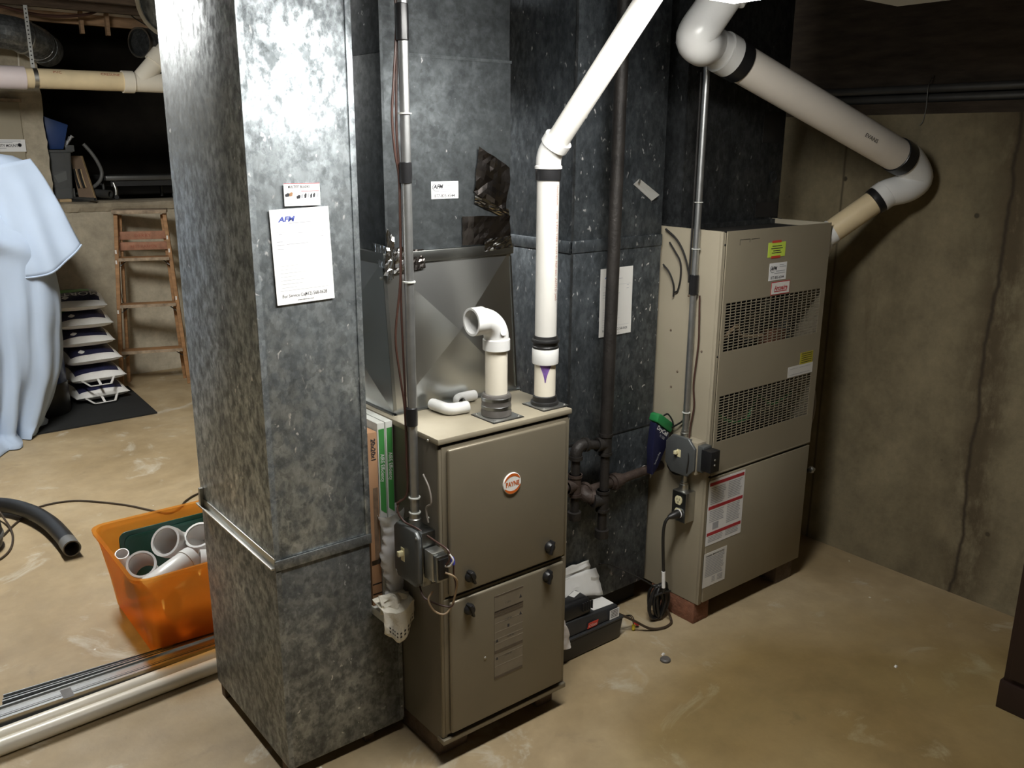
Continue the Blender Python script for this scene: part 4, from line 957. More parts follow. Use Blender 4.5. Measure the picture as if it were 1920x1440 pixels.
# ------------------------------------------------------------------ conduit, boxes and wires on the right furnace
t = T('electrical_conduit', 'thin metal conduit running down the side of the tan furnace', 'conduit', (2.276, 1.885, .70))
cx, cy = 2.278, 1.894
part('conduit_tube', MB().cyl((cx, cy, .703), (cx, cy, 2.44), .0105, 16), 'emt', t, smooth=True)
part('black_tape', MB().lathe([(.011, 0), (.0155, .002), (.016, .033), (.0155, .066), (.011, .068)], (cx, cy, 1.200), n=16), 'tape_black', t, smooth=True)
for z in (1.35, 1.50, .79): part('cable_tie', MB().lathe([(.011, 0), (.0145, .0005), (.0145, .003), (.011, .0035)], (cx, cy, z), n=16), 'filter_white', t, smooth=True)
part('connector', MB().lathe([(.0105, 0), (.0155, 0), (.0155, .016), (.0125, .018), (.0125, .026)], (cx, cy, .703), n=16), 'zinc', t, smooth=True)
for lab, mat, r, pts in (('dark wire looping from the furnace top down beside the right conduit', 'cord_black', .0034, [(2.29, 2.04, 1.405), (2.288, 1.985, 1.372), (2.286, 1.945, 1.32), (2.284, 1.915, 1.24), (2.278, 1.902, 1.20), (2.282, 1.898, 1.10), (2.283, 1.888, 1.02), (2.284, 1.898, .90), (2.286, 1.900, .78), (2.280, 1.945, .728), (2.275, 1.975, .716)]),
                         ('dark cut wire hanging in a hook on the tan furnace side', 'cord_black', .0030, [(2.290, 2.02, 1.362), (2.290, 1.995, 1.335), (2.288, 1.966, 1.30), (2.289, 1.962, 1.25), (2.290, 1.972, 1.205), (2.290, 1.985, 1.195)]),
                         ('short dark wire end curving over the edge of the dark duct', 'cord_black', .0030, [(2.288, 2.042, 1.285), (2.286, 2.01, 1.26), (2.288, 1.990, 1.22), (2.290, 1.99, 1.18)]),
                         ('dark wire on the right of the conduit on the tan furnace', 'wire_brown', .0030, [(2.284, 1.872, 1.20), (2.286, 1.868, 1.10), (2.286, 1.866, 1.03), (2.286, 1.876, .90), (2.286, 1.868, .82), (2.284, 1.876, .75), (2.276, 1.872, .705)]),
                         ('black wire taped along the upper right conduit', 'cord_black', .0034, [(2.272, 1.910, 1.90), (2.272, 1.910, 1.60), (2.272, 1.910, 1.35), (2.270, 1.910, 1.24)])):
    part('wire', MB().tube(crv(pts), r, 8), mat, None, smooth=True, label=lab, cat='wire')
t = T('switch_box', 'dark round-cornered switch box with a cream toggle on the side of the tan furnace', 'switch box', (2.27, 1.87, .575))
part('box_body', MB().box(2.252, 1.815, .590, 2.2975, 1.935, .705), 'armor_side', t, bevel=.003)
a = .030; y0, y1, z0, z1 = 1.815, 1.945, .578, .716
cv = part('cover_plate', MB().prism([(2.251, y, z) for y, z in ((y0 + a, z0), (y1 - a, z0), (y1, z0 + a), (y1, z1 - a), (y1 - a, z1), (y0 + a, z1), (y0, z1 - a), (y0, z0 + a))], (-.012, 0, 0)), 'box_dark', t, bevel=.004, seg=3)
part('toggle', MB().box(2.224, 1.884, .652, 2.240, 1.895, .664), 'ivory', cv, bevel=.001)
part('toggle_plate', MB().box(2.237, 1.874, .642, 2.2395, 1.890, .668), 'ivory', cv)
rl = part('relay', MB().box(2.250, 1.752, .615, 2.296, 1.795, .690), 'plastic_black', t, bevel=.002)
part('relay_bracket', MB().box(2.256, 1.790, .605, 2.2965, 1.818, .697), 'box_dark', rl, bevel=.002)
for z in (.642, .660): part('terminal', MB().lathe([(.004, 0), (.003, .003), (0, .0035)], (2.27, 1.752, z), (0, -1, 0), 8), 'zinc', rl)
part('bottom_wire', MB().tube(crv([(2.27, 1.93, .62), (2.262, 1.95, .59), (2.262, 1.92, .565), (2.266, 1.88, .57)]), .004, 8), 'cord_black', t, smooth=True)
part('link_wire', MB().tube(crv([(2.262, 1.85, .71), (2.247, 1.845, .69), (2.238, 1.838, .64), (2.238, 1.842, .60), (2.255, 1.85, .575)]), .003, 8), 'cord_black', t, smooth=True)
t = T('outlet_box', 'steel outlet box with two cream sockets and a black plug on the tan furnace side', 'outlet', (2.272, 1.88, .40))
part('box_body', MB().box(2.250, 1.846, .400, 2.2975, 1.908, .512), 'zinc', t, bevel=.002)
fc = part('face_plate', MB().box(2.2475, 1.847, .402, 2.250, 1.907, .510), 'box_steel', t)
for z in (.480, .434):
    s = part('socket', MB().prism([(2.2474, 1.878 + .015 * math.cos(a) * 1., z + .0185 * max(-.82, min(.82, math.sin(a)))) for a in [2 * math.pi * i / 20 for i in range(20)]], (-.003, 0, 0)), 'ivory', fc)
    for dy in (-.005, .005): part('slot', MB().box(2.2436, 1.877 + dy, z, 2.2445, 1.8785 + dy, z + .008), 'dark_gap', s)
    part('slot', MB().lathe([(.0022, 0), (.0022, .001)], (2.2443, 1.878, z - .006), (-1, 0, 0), 8), 'dark_gap', s)
part('connector', MB().lathe([(.0105, 0), (.0165, 0), (.0165, .022), (.0135, .024), (.0135, .03)], (2.274, 1.880, .512), n=16), 'zinc', t, smooth=True)
part('conduit_tube', MB().cyl((2.274, 1.880, .53), (2.274, 1.880, .592), .0105, 16), 'emt', t, smooth=True)
t = T('power_cord', 'black power cord plugged into the outlet box and coiled by the red brick', 'power cord', (2.22, 1.9, 0))
pl = part('plug', MB().tube([(2.243, 1.873, .432), (2.236, 1.874, .431), (2.215, 1.880, .427), (2.205, 1.884, .424)], [.0155, .016, .0115, .007], 14), 'cord_black', t, smooth=True)
part('plug_rim', MB().lathe([(.0165, 0), (.0165, .003)], (2.2436, 1.873, .432), (-1, 0, 0), 16), 'paper', pl)
part('cord', MB().tube(crv([(2.207, 1.883, .425), (2.195, 1.889, .405), (2.192, 1.892, .36), (2.196, 1.891, .29), (2.203, 1.890, .21), (2.208, 1.890, .13)]), .0055, 10), 'cord_black', t, smooth=True)
part('white_sleeve', MB().cyl((2.2015, 1.890, .215), (2.207, 1.890, .150), .0068, 12), 'paper', t, smooth=True)
for i in range(7):
    a0 = random.random(); cxx, cyy, czz = 2.222 + random.uniform(-.022, .018), 1.925 + random.uniform(-.012, .012), .079 + random.uniform(-.004, .004)
    ry = .026 + .026 * random.random(); rz_ = .056 + .012 * random.random(); tl = random.uniform(-.3, .3) + i * .12
    pts = []
    for k in range(26):
        a = 2 * math.pi * k / 25
        u = math.cos(a) * ry * .95; w = math.sin(a) * rz_
        pts.append(V((cxx + u * .70 + .006 * math.sin(2 * a + i), cyy - u * .50 + .004 * i * math.cos(a), max(.0055, czz + w + u * tl * .3))))
    part('coil_turn', MB().tube(pts, .0052, 8, cap=False), 'cord_black', t, smooth=True)
part('coil_tie', MB().tube(crv([(2.180, 1.905, .118), (2.205, 1.892, .128), (2.245, 1.897, .118), (2.262, 1.905, .112)]), .004, 8), 'cord_black', t, smooth=True)
part('cord', MB().tube(crv([(2.245, 1.90, .045), (2.250, 1.885, .015), (2.235, 1.87, .006), (2.19, 1.865, .006), (2.14, 1.885, .012), (2.085, 1.915, .05), (2.045, 1.945, .075), (2.02, 1.955, .085)]), .0048, 8), 'cord_brown', t, smooth=True)
part('loose_strand', MB().tube(crv([(2.21, 1.925, .13), (2.17, 1.955, .165), (2.09, 2.035, .215), (2.03, 2.042, .235)]), .0026, 8), 'cord_black', t, smooth=True)

# bottle wedged behind the switch box
t = T('package', 'navy blue pouch with a green top wedged between the dark duct and the tan furnace', 'package', (2.235, 1.96, .56))
part('pouch', MB().prism([(2.200, 1.958, .752), (2.272, 1.958, .700), (2.262, 1.958, .655), (2.222, 1.958, .585), (2.196, 1.958, .560), (2.190, 1.958, .66)], (0, .03, 0)), 'bottle_navy', t, bevel=.003)
part('green_top', MB().prism([(2.198, 1.953, .757), (2.274, 1.953, .702), (2.290, 1.953, .722), (2.290, 1.953, .732), (2.220, 1.953, .782), (2.206, 1.953, .780)], (0, .04, 0)), 'cap_green', t, bevel=.004)
text('lettering', 'DryCell', 'paper_dim', t, (2.203, 1.9573, .731), (.81, 0, -.585), (.585, 0, .81), .021, .98, bold=.0004)
text('lettering', 'H 100', 'ink_grey', t, (2.218, 1.9573, .700), (.81, 0, -.585), (.585, 0, .81), .014, .9)
text('lettering', 'Sorbent Bag', 'ink_grey', t, (2.205, 1.9573, .598), (.5, 0, .86), (-.86, 0, .5), .012, .8)
part('hook', MB().tube(crv([(2.236, 1.958, .772), (2.252, 1.953, .776), (2.272, 1.950, .752), (2.282, 1.950, .728)]), .003, 8), 'tape_black', t, smooth=True)
part('pipe_escutcheon', MB().lathe([(.020, 0), (.020, .004), (.013, .005), (.013, 0)], (2.245, 2.046, .540), (0, -1, 0), 20), 'paper_dim', None, smooth=True, label='small white plastic ring on the dark duct below the slanting gas branch', cat='ring', origin=(2.245, 2.047, .52))

# ------------------------------------------------------------------ condensate pump
t = T('condensate_pump', 'black condensate pump on the floor between the two furnaces', 'pump', (1.885, 1.98, 0))
part('reservoir', MB().hexa([(1.738, 1.922, 0), (2.028, 1.922, 0), (2.028, 2.040, 0), (1.738, 2.040, 0), (1.732, 1.914, .083), (2.036, 1.914, .083), (2.036, 2.046, .083), (1.732, 2.046, .083)]), 'plastic_black', t, bevel=.010, seg=3)
part('rim', MB().box(1.732, 1.914, .078, 2.036, 2.046, .086), 'plastic_dark', t, bevel=.003)
tb = part('top_housing', MB().hexa([(1.768, 1.924, .086), (2.026, 1.924, .086), (2.026, 2.040, .086), (1.768, 2.040, .086), (1.776, 1.932, .142), (2.020, 1.932, .128), (2.020, 2.036, .128), (1.776, 2.036, .142)]), 'plastic_dark', t, bevel=.006, seg=3)
mc = part('motor_cap', MB().hexa([(1.752, 1.930, .138), (1.902, 1.930, .138), (1.902, 2.038, .138), (1.752, 2.038, .138), (1.760, 1.938, .200), (1.894, 1.938, .200), (1.894, 2.032, .200), (1.760, 2.032, .200)]), 'plastic_black', t, bevel=.018, seg=4)
for i in range(5): part('cooling_slot', MB().box(1.850 + i * .010, 1.927, .160, 1.854 + i * .010, 1.934, .190), 'dark_gap', mc)
part('motor_label', slab((1.842, 1.966, .2003), (1, .35, 0), (-.35, 1, 0), .042, .022, .0005), 'paper_dim', mc)
part('warning_label', MB().hexa([(1.915, 1.945, .1345), (2.012, 1.945, .1293), (2.012, 2.03, .1293), (1.915, 2.03, .1345), (1.915, 1.945, .1360), (2.012, 1.945, .1308), (2.012, 2.03, .1308), (1.915, 2.03, .1360)]), 'paper_dim', tb)
part('barcode_label', slab((1.972, 1.9225, .088), X, Z, .046, .036, .0006), 'paper', tb)
lines('barcode', 'ink', tb, (1.972, 1.9222, .088), X, Z, [(.006, .040, .006 + .006 * i) for i in range(5)], .0032)
bdg = part('brand_label', MB().prism([(1.866, 1.9225, .092), (1.912, 1.9225, .092), (1.918, 1.9225, .112), (1.872, 1.9225, .112)], (0, -.0008, 0)), 'sticker_red', tb)
text('lettering', 'CGate', 'paper_dim', bdg, (1.872, 1.9214, .096), X, Z, .014, 1., shear=.2)
for i, (m, a) in enumerate((('yellow_nut', (2.098, 1.925, .003)), ('red_nut', (2.128, 1.930, .010)))):
    d = (0, 0, 1) if i == 0 else (-.7, .1, .6)
    w = part('wire_nut', MB().lathe([(.0045, 0), (.0065, .003), (.0060, .016), (.0050, .022), (0, .023)], a, d, 12), m, t, smooth=True, label=('yellow' if i == 0 else 'red') + ' wire nut')
    e = V(a) + V(d).normalized() * .022
    part('lead', MB().tube(crv([e, e + V((-.006, .003, .02)), (2.085, 1.935, .058 + .004 * i), (2.035, 1.945, .066)]), .0018, 6), 'cord_black', t, smooth=True)
# papers on the pump
def crumpled(label, q, sd, amp=.02, mat='paper_dim'):
    q = [V(p) for p in q]
    f = lambda u, v: (q[0] * (1 - u) + q[1] * u) * (1 - v) + (q[3] * (1 - u) + q[2] * u) * v
    g = lambda u, v: f(u, v) + V((0, -abs(mnoise.noise(V((u * 2.2 + v, v * 5, sd)))) * amp, mnoise.noise(V((u * 6, v * 2, sd + 7))) * amp * .5))
    return part('crumpled_paper', MB().surf(11, 8, g), mat, None, label=label, cat='paper', smooth=True, sharp=18, solid=.0008)
crumpled('crumpled white sheet standing behind the black pump', [(1.79, 2.025, .203), (1.985, 2.040, .195), (1.978, 2.044, .268), (1.78, 2.040, .275)], 4.)
crumpled('folded white sheet drooping over the back of the black pump', [(1.80, 1.985, .204), (2.012, 2.000, .140), (2.000, 2.030, .238), (1.82, 2.034, .245)], 12., .014)
mb = MB().surf(16, 18, lambda u, v: V((1.715 + .044 * v ** .7 + .020 * math.cos(6.283 * u), 1.916 - .006 * v + .014 * math.sin(6.283 * u), .205 - .135 * v)) + V((mnoise.noise(V((u * 4, v * 5, 2))), mnoise.noise(V((u * 4, v * 5, 5))), 0)) * .008, True)
part('patterned_rag', mb, 'cloth_print', None, smooth=True, label='white rag with a purple print stuffed at the left of the pump', cat='rag')
part('bottle_cap', MB().lathe([(.018, 0), (.018, .006), (.014, .010), (0, .010)], (2.045, 1.725, .0005), (0, 0, 1), 18), 'rubber_grey', None, smooth=True, label='small round brown cap lying on the floor in front of the dark duct', cat='cap')
for lab, x, y in (('white crumb of plaster on the floor near the brown cap', 2.06, 1.75), ('white crumb of plaster on the open floor at the right', 2.62, 1.22)):
    part('plaster_crumb', MB().hexa([(x, y, 0), (x + .016, y + .003, 0), (x + .012, y + .012, 0), (x + .001, y + .009, 0), (x + .003, y + .002, .005), (x + .012, y + .004, .004), (x + .010, y + .009, .005), (x + .003, y + .008, .003)]), 'crumb', None, label=lab, cat='debris')

# ------------------------------------------------------------------ things on the right wall
for i, (z, lab) in enumerate(((1.851, 'lower of two grey pipes running along the top of the concrete wall'), (1.884, 'upper of two grey pipes running along the top of the concrete wall'))):
    part('wall_pipe', MB().cyl((3.305, -2.1, z), (3.305, 9.4, z), .0155, 12), 'steel_grey', None, smooth=True, label=lab, cat='pipe', group='pipes on the concrete wall')
part('wire', MB().tube(crv([(3.31, 1.70, 1.93), (3.285, 1.70, 1.89), (3.284, 1.698, 1.82), (3.276, 1.70, 1.77), (3.274, 1.71, 1.755)]), .0022, 6), 'zinc', None, smooth=True, label='short wire looped over the pipes on the concrete wall', cat='wire')
t = T('drain_valve', 'small metal drain valve sticking out right of the tan furnace', 'valve', (2.935, 1.82, .43))
part('stem', MB().cyl((2.910, 1.83, .445), (2.955, 1.815, .448), .008, 12), 'iron', t, smooth=True)
part('handle', MB().lathe([(.012, 0), (.014, .004), (.014, .010), (.006, .014), (.006, .022)], (2.952, 1.816, .448), (1, -.3, 0), 14), 'zinc', t, smooth=True)
part('drain_tube', MB().tube(crv([(2.918, 1.86, .82), (2.955, 1.84, .78), (2.962, 1.83, .70), (2.95, 1.84, .60), (2.93, 1.86, .48), (2.93, 1.88, .2)]), .0055, 8), 'wire_grey', None, smooth=True, label='thin grey tube curving down the right side of the tan furnace', cat='tube')
t = T('cabinet', 'dark brown wooden cabinet cut off by the right edge of the picture', 'cabinet', (2.95, .55, 0))
part('body', MB().box(2.675, .20, .0, 3.2, .915, 1.15), 'cabinet_wood', t, bevel=.002)
part('plinth', MB().box(2.666, .195, 0, 3.2, .922, .095), 'cabinet_wood', t, bevel=.003)
part('top', MB().box(2.66, .18, 1.15, 3.21, .93, 1.175), 'cabinet_wood', t, bevel=.003)
part('door', MB().box(2.661, .22, .115, 2.676, .895, 1.13), 'cabinet_wood', t, bevel=.002)

# ================================================================== FLOOR ON THE LEFT: BIN, TRACKS, PIPES, HOSE
for lab, p0, p1 in (('nearer of two long cream plastic pipes on the floor by the left duct', (-.9, 2.522, .0241), (1.12, 2.602, .0241)), ('farther of two long cream plastic pipes on the floor beside the silver channel', (-.9, 2.575, .0241), (1.12, 2.655, .0241))):
    part('plastic_pipe', MB().hollow([p0, p1], .0239, .020, 20), 'pvc_cream', None, smooth=True, label=lab, cat='pipe', group='cream pipes on the floor')
t = T('metal_channel', 'silver aluminium channel lying on the floor behind the cream pipes', 'channel', (.1, 2.73, 0))
def strip(name, y0, y1, z0, z1, mat, par, x0=-.9, x1=1.12, k=0.):
    return part(name, MB().hexa([(x0, y0 - k * x0 * 0 , z0), (x1, y0 + k * (x1 - x0), z0), (x1, y1 + k * (x1 - x0), z0), (x0, y1, z0), (x0, y0, z1), (x1, y0 + k * (x1 - x0), z1), (x1, y1 + k * (x1 - x0), z1), (x0, y1, z1)]), mat, par)
strip('web', 2.700, 2.762, 0, .028, 'aluminium', t)
strip('groove', 2.712, 2.716, .028, .0284, 'track_black', t); strip('groove', 2.722, 2.7235, .028, .0284, 'track_black', t); strip('lip', 2.757, 2.763, .028, .034, 'aluminium', t)
strip('front_face', 2.688, 2.700, 0, .010, 'track_black', t)
part('tape_mark', MB().box(.395, 2.690, .0285, .425, 2.745, .0290), 'rubber_grey', t)
t = T('door_track', 'black sliding track with silver ribs lying behind the silver channel', 'track', (.6, 2.79, 0))
part('base', MB().hexa([(.235, 2.772, 0), (1.12, 2.766, 0), (1.12, 2.782, 0), (.255, 2.842, 0), (.235, 2.772, .014), (1.12, 2.766, .014), (1.12, 2.782, .014), (.255, 2.842, .014)]), 'track_black', t)
for a, b_ in ((.10, .13), (.42, .50), (.62, .67), (.90, .96)):
    part('rib', MB().hexa([(.237 + .018 * q, 2.772 + .070 * q, zz) if e == 0 else (1.12, 2.766 + .016 * q, zz) for zz in (.0141, .024) for e, q in ((0, a), (1, a), (1, b_), (0, b_))]), 'aluminium', t)

# orange bin
t = T('storage_bin', 'translucent orange plastic bin full of white pipe fittings beside the left duct', 'bin', (.88, 3.05, 0))
def rrect(x0, y0, x1, y1, r, z, n=6):
    out = []
    for cx_, cy_, a0 in ((x1 - r, y0 + r, -90), (x1 - r, y1 - r, 0), (x0 + r, y1 - r, 90), (x0 + r, y0 + r, 180)):
        for i in range(n + 1):
            a = math.radians(a0 + 90 * i / n); out.append(V((cx_ + r * math.cos(a), cy_ + r * math.sin(a), z)))
    return out
def shell(rings):
    mb = MB(); n = len(rings[0])
    for r in rings: mb.v += r
    mb.f = [(j * n + i, j * n + (i + 1) % n, (j + 1) * n + (i + 1) % n, (j + 1) * n + i) for j in range(len(rings) - 1) for i in range(n)]
    mb.f += [tuple(range(n - 1, -1, -1)), tuple((len(rings) - 1) * n + i for i in range(n))]
    return mb
def sq(f): return (.70 - .045 * f, 2.81 - .045 * f, 1.085 + .035 * f, 3.255 + .045 * f)
rings = [rrect(*sq(0), .04, .0005), rrect(*sq(.15), .045, .02)] + [rrect(*sq(f), .05, .305 * f) for f in (.4, .7, .95)]
a = sq(.97); rings += [rrect(a[0] - .010, a[1] - .010, a[2] + .010, a[3] + .010, .055, .296), rrect(a[0] - .012, a[1] - .012, a[2] + .012, a[3] + .012, .055, .310), rrect(a[0] + .002, a[1] + .002, a[2] - .002, a[3] - .002, .05, .308)]
def insq(f): s_ = sq(f); return (s_[0] + .003, s_[1] + .003, s_[2] - .003, s_[3] - .003)
rings += [rrect(*insq(f), .045, .305 * f) for f in (.95, .4)] + [rrect(*insq(.1), .04, .006)]
part('tub', shell(rings), 'orange_plastic', t, smooth=True, sharp=50)
# green lid standing inside the bin
q = [V((.735, 3.215, .03)), V((1.08, 3.215, .03)), V((1.08, 3.235, .283)), V((.735, 3.235, .283))]
t = T('bin_lid', 'dark green plastic lid standing at the back inside the orange bin', 'lid', (.905, 3.21, .012))
part('panel', MB().add([v_ + V((0, 0, 0)) for v_ in rrect(.728, 0, 1.075, .268, .03, 0)], [tuple(range(28))]), 'dark_gap', t) if False else None
ring_ = rrect(.728, .012, 1.078, .285, .03, 0)
part('panel', MB().prism([V((p.x, 3.222 + p.y * .05, p.y)) for p in ring_], (0, .006, 0)), 'lid_green', t, bevel=.002)
ring_ = rrect(.745, .030, 1.061, .268, .025, 0); ring_in = rrect(.757, .042, 1.049, .256, .02, 0); mb = MB()
n = len(ring_)
mb.add([V((p.x, 3.222 + p.y * .05 - .005, p.y)) for p in ring_] + [V((p.x, 3.222 + p.y * .05 - .005, p.y)) for p in ring_in], [(i, (i + 1) % n, n + (i + 1) % n, n + i) for i in range(n)])
part('raised_rim', mb, 'lid_green', t, solid=.006)
# white fittings in the bin
def pvc_elbow(label, c, a, b, r=.045, leg=.03, hub=True):
    """elbow whose two mouths look along a and b"""
    c, a, b = V(c), V(a).normalized(), V(b).normalized(); R_ = r * 1.25
    pts = [c + a * (R_ + leg)] + [c + a * R_ * (1 - math.sin(k * math.pi / 16)) + b * R_ * (1 - math.cos(k * math.pi / 16)) for k in range(9)] + [c + b * (R_ + leg)]
    t = T('pipe_fitting', label, 'pipe fitting', c - Z * r, 'white fittings in the orange bin')
    e = part('elbow', MB().hollow(pts, r, r * .89, 24), 'pvc_white', t, smooth=True)
    for m, d in ((c + a * (R_ + leg), a), (c + b * (R_ + leg), b)):
        part('hub', MB().hollow([m - d * .028, m + d * .004], r * 1.09, r * .93, 24), 'pvc_white', e, smooth=True)
    return t
pvc_elbow('white elbow fitting leaning at the back of the orange bin, mouth facing left', (.905, 3.10, .235), (-.62, -.45, .55), (.75, .2, -.55), .052, .03)
pvc_elbow('white elbow fitting at the right of the orange bin with its mouth facing up', (.985, 3.055, .225), (-.35, -.35, .75), (.75, .25, -.30), .050, .02)
pvc_elbow('white elbow fitting at the left of the orange bin showing a ring-shaped mouth', (.745, 3.03, .21), (-.15, -.62, .70), (.35, .55, -.6), .046, .008)
pvc_elbow('white elbow fitting lying across the front left of the orange bin', (.81, 2.905, .235), (-.70, -.05, -.35), (.75, .30, .10), .046, .03)
pvc_elbow('white elbow fitting under the others pressed against the front of the orange bin', (.875, 2.893, .112), (-.75, -.25, .25), (.9, .1, -.1), .047, .025)
pvc_elbow('white elbow fitting at the front right of the orange bin by the duct', (.990, 2.890, .225), (-.8, .2, .1), (.35, .65, -.2), .048, .02)
pvc_elbow('white elbow fitting at the bottom of the orange bin under all the others', (.90, 3.07, .058), (-.8, .1, .05), (.7, .4, .02), .047, .02)
pvc_elbow('white elbow fitting peeping out behind the lid edge at the left of the orange bin', (.715, 3.15, .215), (-.1, -.3, .6), (.2, -.4, -.7), .022, .01)

# vacuum hose, cleaner body and cord
t = T('vacuum_hose', 'black vacuum hose lying on the floor with its open end towards the camera', 'hose', (.55, 4.1, 0))
hp = crv([(-.35, 4.62, .0465), (.05, 4.60, .0465), (.38, 4.535, .0465), (.52, 4.44, .0465), (.60, 4.29, .0465), (.645, 4.10, .0465), (.660, 3.90, .0465), (.661, 3.80, .0465)], 10)
part('hose', MB().tube(hp, .0345, 22, cap=False), 'rubber', t, smooth=True)
mb = MB()
part('cuff', MB().hollow([(.661, 3.83, .0465), (.661, 3.755, .0465)], .0355, .030, 22), 'hose_grey', t, smooth=True)
part('inside', MB().cyl((.661, 3.84, .0465), (.661, 3.835, .0465), .031, 22), 'dark_gap', t)
t = T('vacuum_cleaner', 'dark round vacuum cleaner body cut off by the left edge of the picture', 'vacuum cleaner', (.315, 4.10, 0))
part('body', MB().lathe([(.10, 0), (.14, .01), (.15, .05), (.145, .12), (.11, .17), (0, .185)], (.315, 4.10, .0), n=28), 'plastic_dark', t, smooth=True)
part('band', MB().lathe([(.150, 0), (.153, .004), (.152, .016), (.149, .02)], (.315, 4.10, .05), n=28), 'hose_grey', t, smooth=True)
part('extension_cord', MB().tube(crv([(.10, 3.80, .005), (.30, 3.86, .005), (.44, 3.95, .005), (.500, 4.12, .005), (.505, 4.30, .02), (.46, 4.42, .075), (.30, 4.50, .08), (.12, 4.46, .03)]), .0048, 8), 'cord_brown', None, smooth=True, label='dark cord looping round the vacuum cleaner and over its hose', cat='cord')
part('extension_cord', MB().tube(crv([(.47, 4.17, .0052), (.53, 4.27, .0052), (.60, 4.36, .0052), (.68, 4.43, .0052), (.82, 4.40, .0052), (.98, 4.22, .0052), (1.07, 4.06, .0052), (1.12, 3.98, .0052), (1.18, 4.00, .0052), (1.24, 4.08, .0052), (1.34, 4.14, .0052), (1.60, 4.2, .0052)]), .0048, 8), 'cord_brown', None, smooth=True,
     label='long dark cord trailing across the floor towards the left duct', cat='cord')

# ================================================================== SOFTENER CORNER
part('floor_mat', MB().prism([(.35, 5.61, .0005), (1.585, 5.63, .0005), (1.62, 6.40, .0005), (.35, 6.42, .0005)], (0, 0, .010)), 'mat_black', None, label='black mat on the floor under the salt bags', cat='mat')
t = T('softener_tank', 'dark blue water softener tank with a black foot half hidden by the blue sheet', 'tank', (1.0, 6.06, .011))
part('tank', MB().lathe([(.155, 0), (.166, .02), (.166, .95), (.14, 1.02), (.05, 1.07), (0, 1.075)], (1.0, 6.06, .19), n=36), 'tank_blue', t, smooth=True)
part('foot', MB().lathe([(.165, 0), (.172, .01), (.172, .19), (.165, .205)], (1.0, 6.06, .011), n=36), 'plastic_black', t, smooth=True)
# draped sheet
SIL = [(-.01, .50), (.06, .52), (.18, .575), (.33, .64), (.50, .68), (.66, .70), (.80, .705), (.93, .70), (.985, .705), (1.04, .71), (1.105, .715), (1.13, .715), (1.20, .71), (1.33, .69), (1.46, .665), (1.555, .635), (1.605, .54), (1.625, .34), (1.63, .02)]
def rx(z):
    for (z0, r0), (z1, r1) in zip(SIL, SIL[1:]):
        if z <= z1: return r0 + (r1 - r0) * max(0, (z - z0) / (z1 - z0))
    return SIL[-1][1]
zs = [0.006 + (1.54 - .006) * i / 60 for i in range(61)] + [1.56, 1.58, 1.60, 1.612, 1.62, 1.625, 1.629]
mb = MB(); NU = 120
for j, z in enumerate(zs):
    for i in range(NU):
        a = 2 * math.pi * i / NU
        low = max(0., min(1., (1.35 - z) / 1.2)); r = rx(z)
        side = max(0., math.cos(a)) ** 1.5
        ry_ = .13 + .13 * min(1., (1.63 - z) / .5)
        pl = abs(math.sin(4.5 * a + .9 + .5 * math.sin(2.2 * z))) ** .8 * .55 + abs(math.sin(9.5 * a + 2.1 - .9 * z)) ** 1.3 * .45
        amp = (.02 + .19 * low) * (1 - .8 * side)
        fold = (pl - .5) * amp + .030 * math.sin(5 * a + 6.5 * z) * max(0, 1 - abs(z - 1.25) / .4) * (1 - side)
        crease = .06 * math.exp(-((z - 1.06 - .16 * math.sin(1.6 * a + .6)) / .05) ** 2) * (1 - side)
        ca, sa = math.cos(a), math.sin(a)
        x = .44 + r * math.copysign(abs(ca) ** .8, ca) + fold * ca * .5
        y = 5.80 + (ry_ + crease) * sa + fold * sa * 1.5 - .05 * low * max(0, -sa)
        if z < .05: x += .035 * math.sin(5 * a + 1); y -= .05 * max(0, -sa) * (1 + math.sin(9 * a))
        p = V((x, y, z)) + V((mnoise.noise(V((x * 6, y * 6, z * 4))), mnoise.noise(V((x * 6, y * 6, z * 4 + 8))), 0)) * .02
        if z < .4 : p.y = min(p.y, 5.865)
        p.y = min(p.y, 5.865 + max(0, (z - 1.28)) * .5)
        mb.v.append(p)
mb.f = [(j * NU + i, j * NU + (i + 1) % NU, (j + 1) * NU + (i + 1) % NU, (j + 1) * NU + i) for j in range(len(zs) - 1) for i in range(NU)]
mb.f.append(tuple((len(zs) - 1) * NU + i for i in range(NU)))
part('draped_sheet', mb, 'sheet_blue', None, smooth=True, sharp=80, label='light blue bed sheet draped over something tall in the left corner', cat='sheet', origin=(.44, 5.79, .006))
sheet = bpy.data.objects['draped_sheet']
def flap(u, v):
    a0, a1 = V((.76, 5.66, 1.53)), V((1.06, 5.69, 1.585)); b0, b1 = V((.84, 5.66, .95)), V((1.248, 5.60, 1.100))
    e = a0 * (1 - u) + a1 * u + V((.10 * v * (1 - v) * u, 0, 0)); g_ = b0 * (1 - u) + b1 * u + V((0, 0, -.075 * math.sin(math.pi * u)))
    p = e * (1 - v) + g_ * v
    p.y += -.075 * math.sin(math.pi * u) * (.35 + .65 * v) + .014 * v * math.sin(u * 17 + 1.5 * v) + .010 * mnoise.noise(p * 7)
    return p
part('overhang', MB().surf(44, 26, flap), 'sheet_blue', sheet, smooth=True, sharp=80, solid=.003)
part('hem', MB().tube([flap(i / 43, 1) for i in range(44)], .006, 6), 'sheet_blue', sheet, smooth=True)
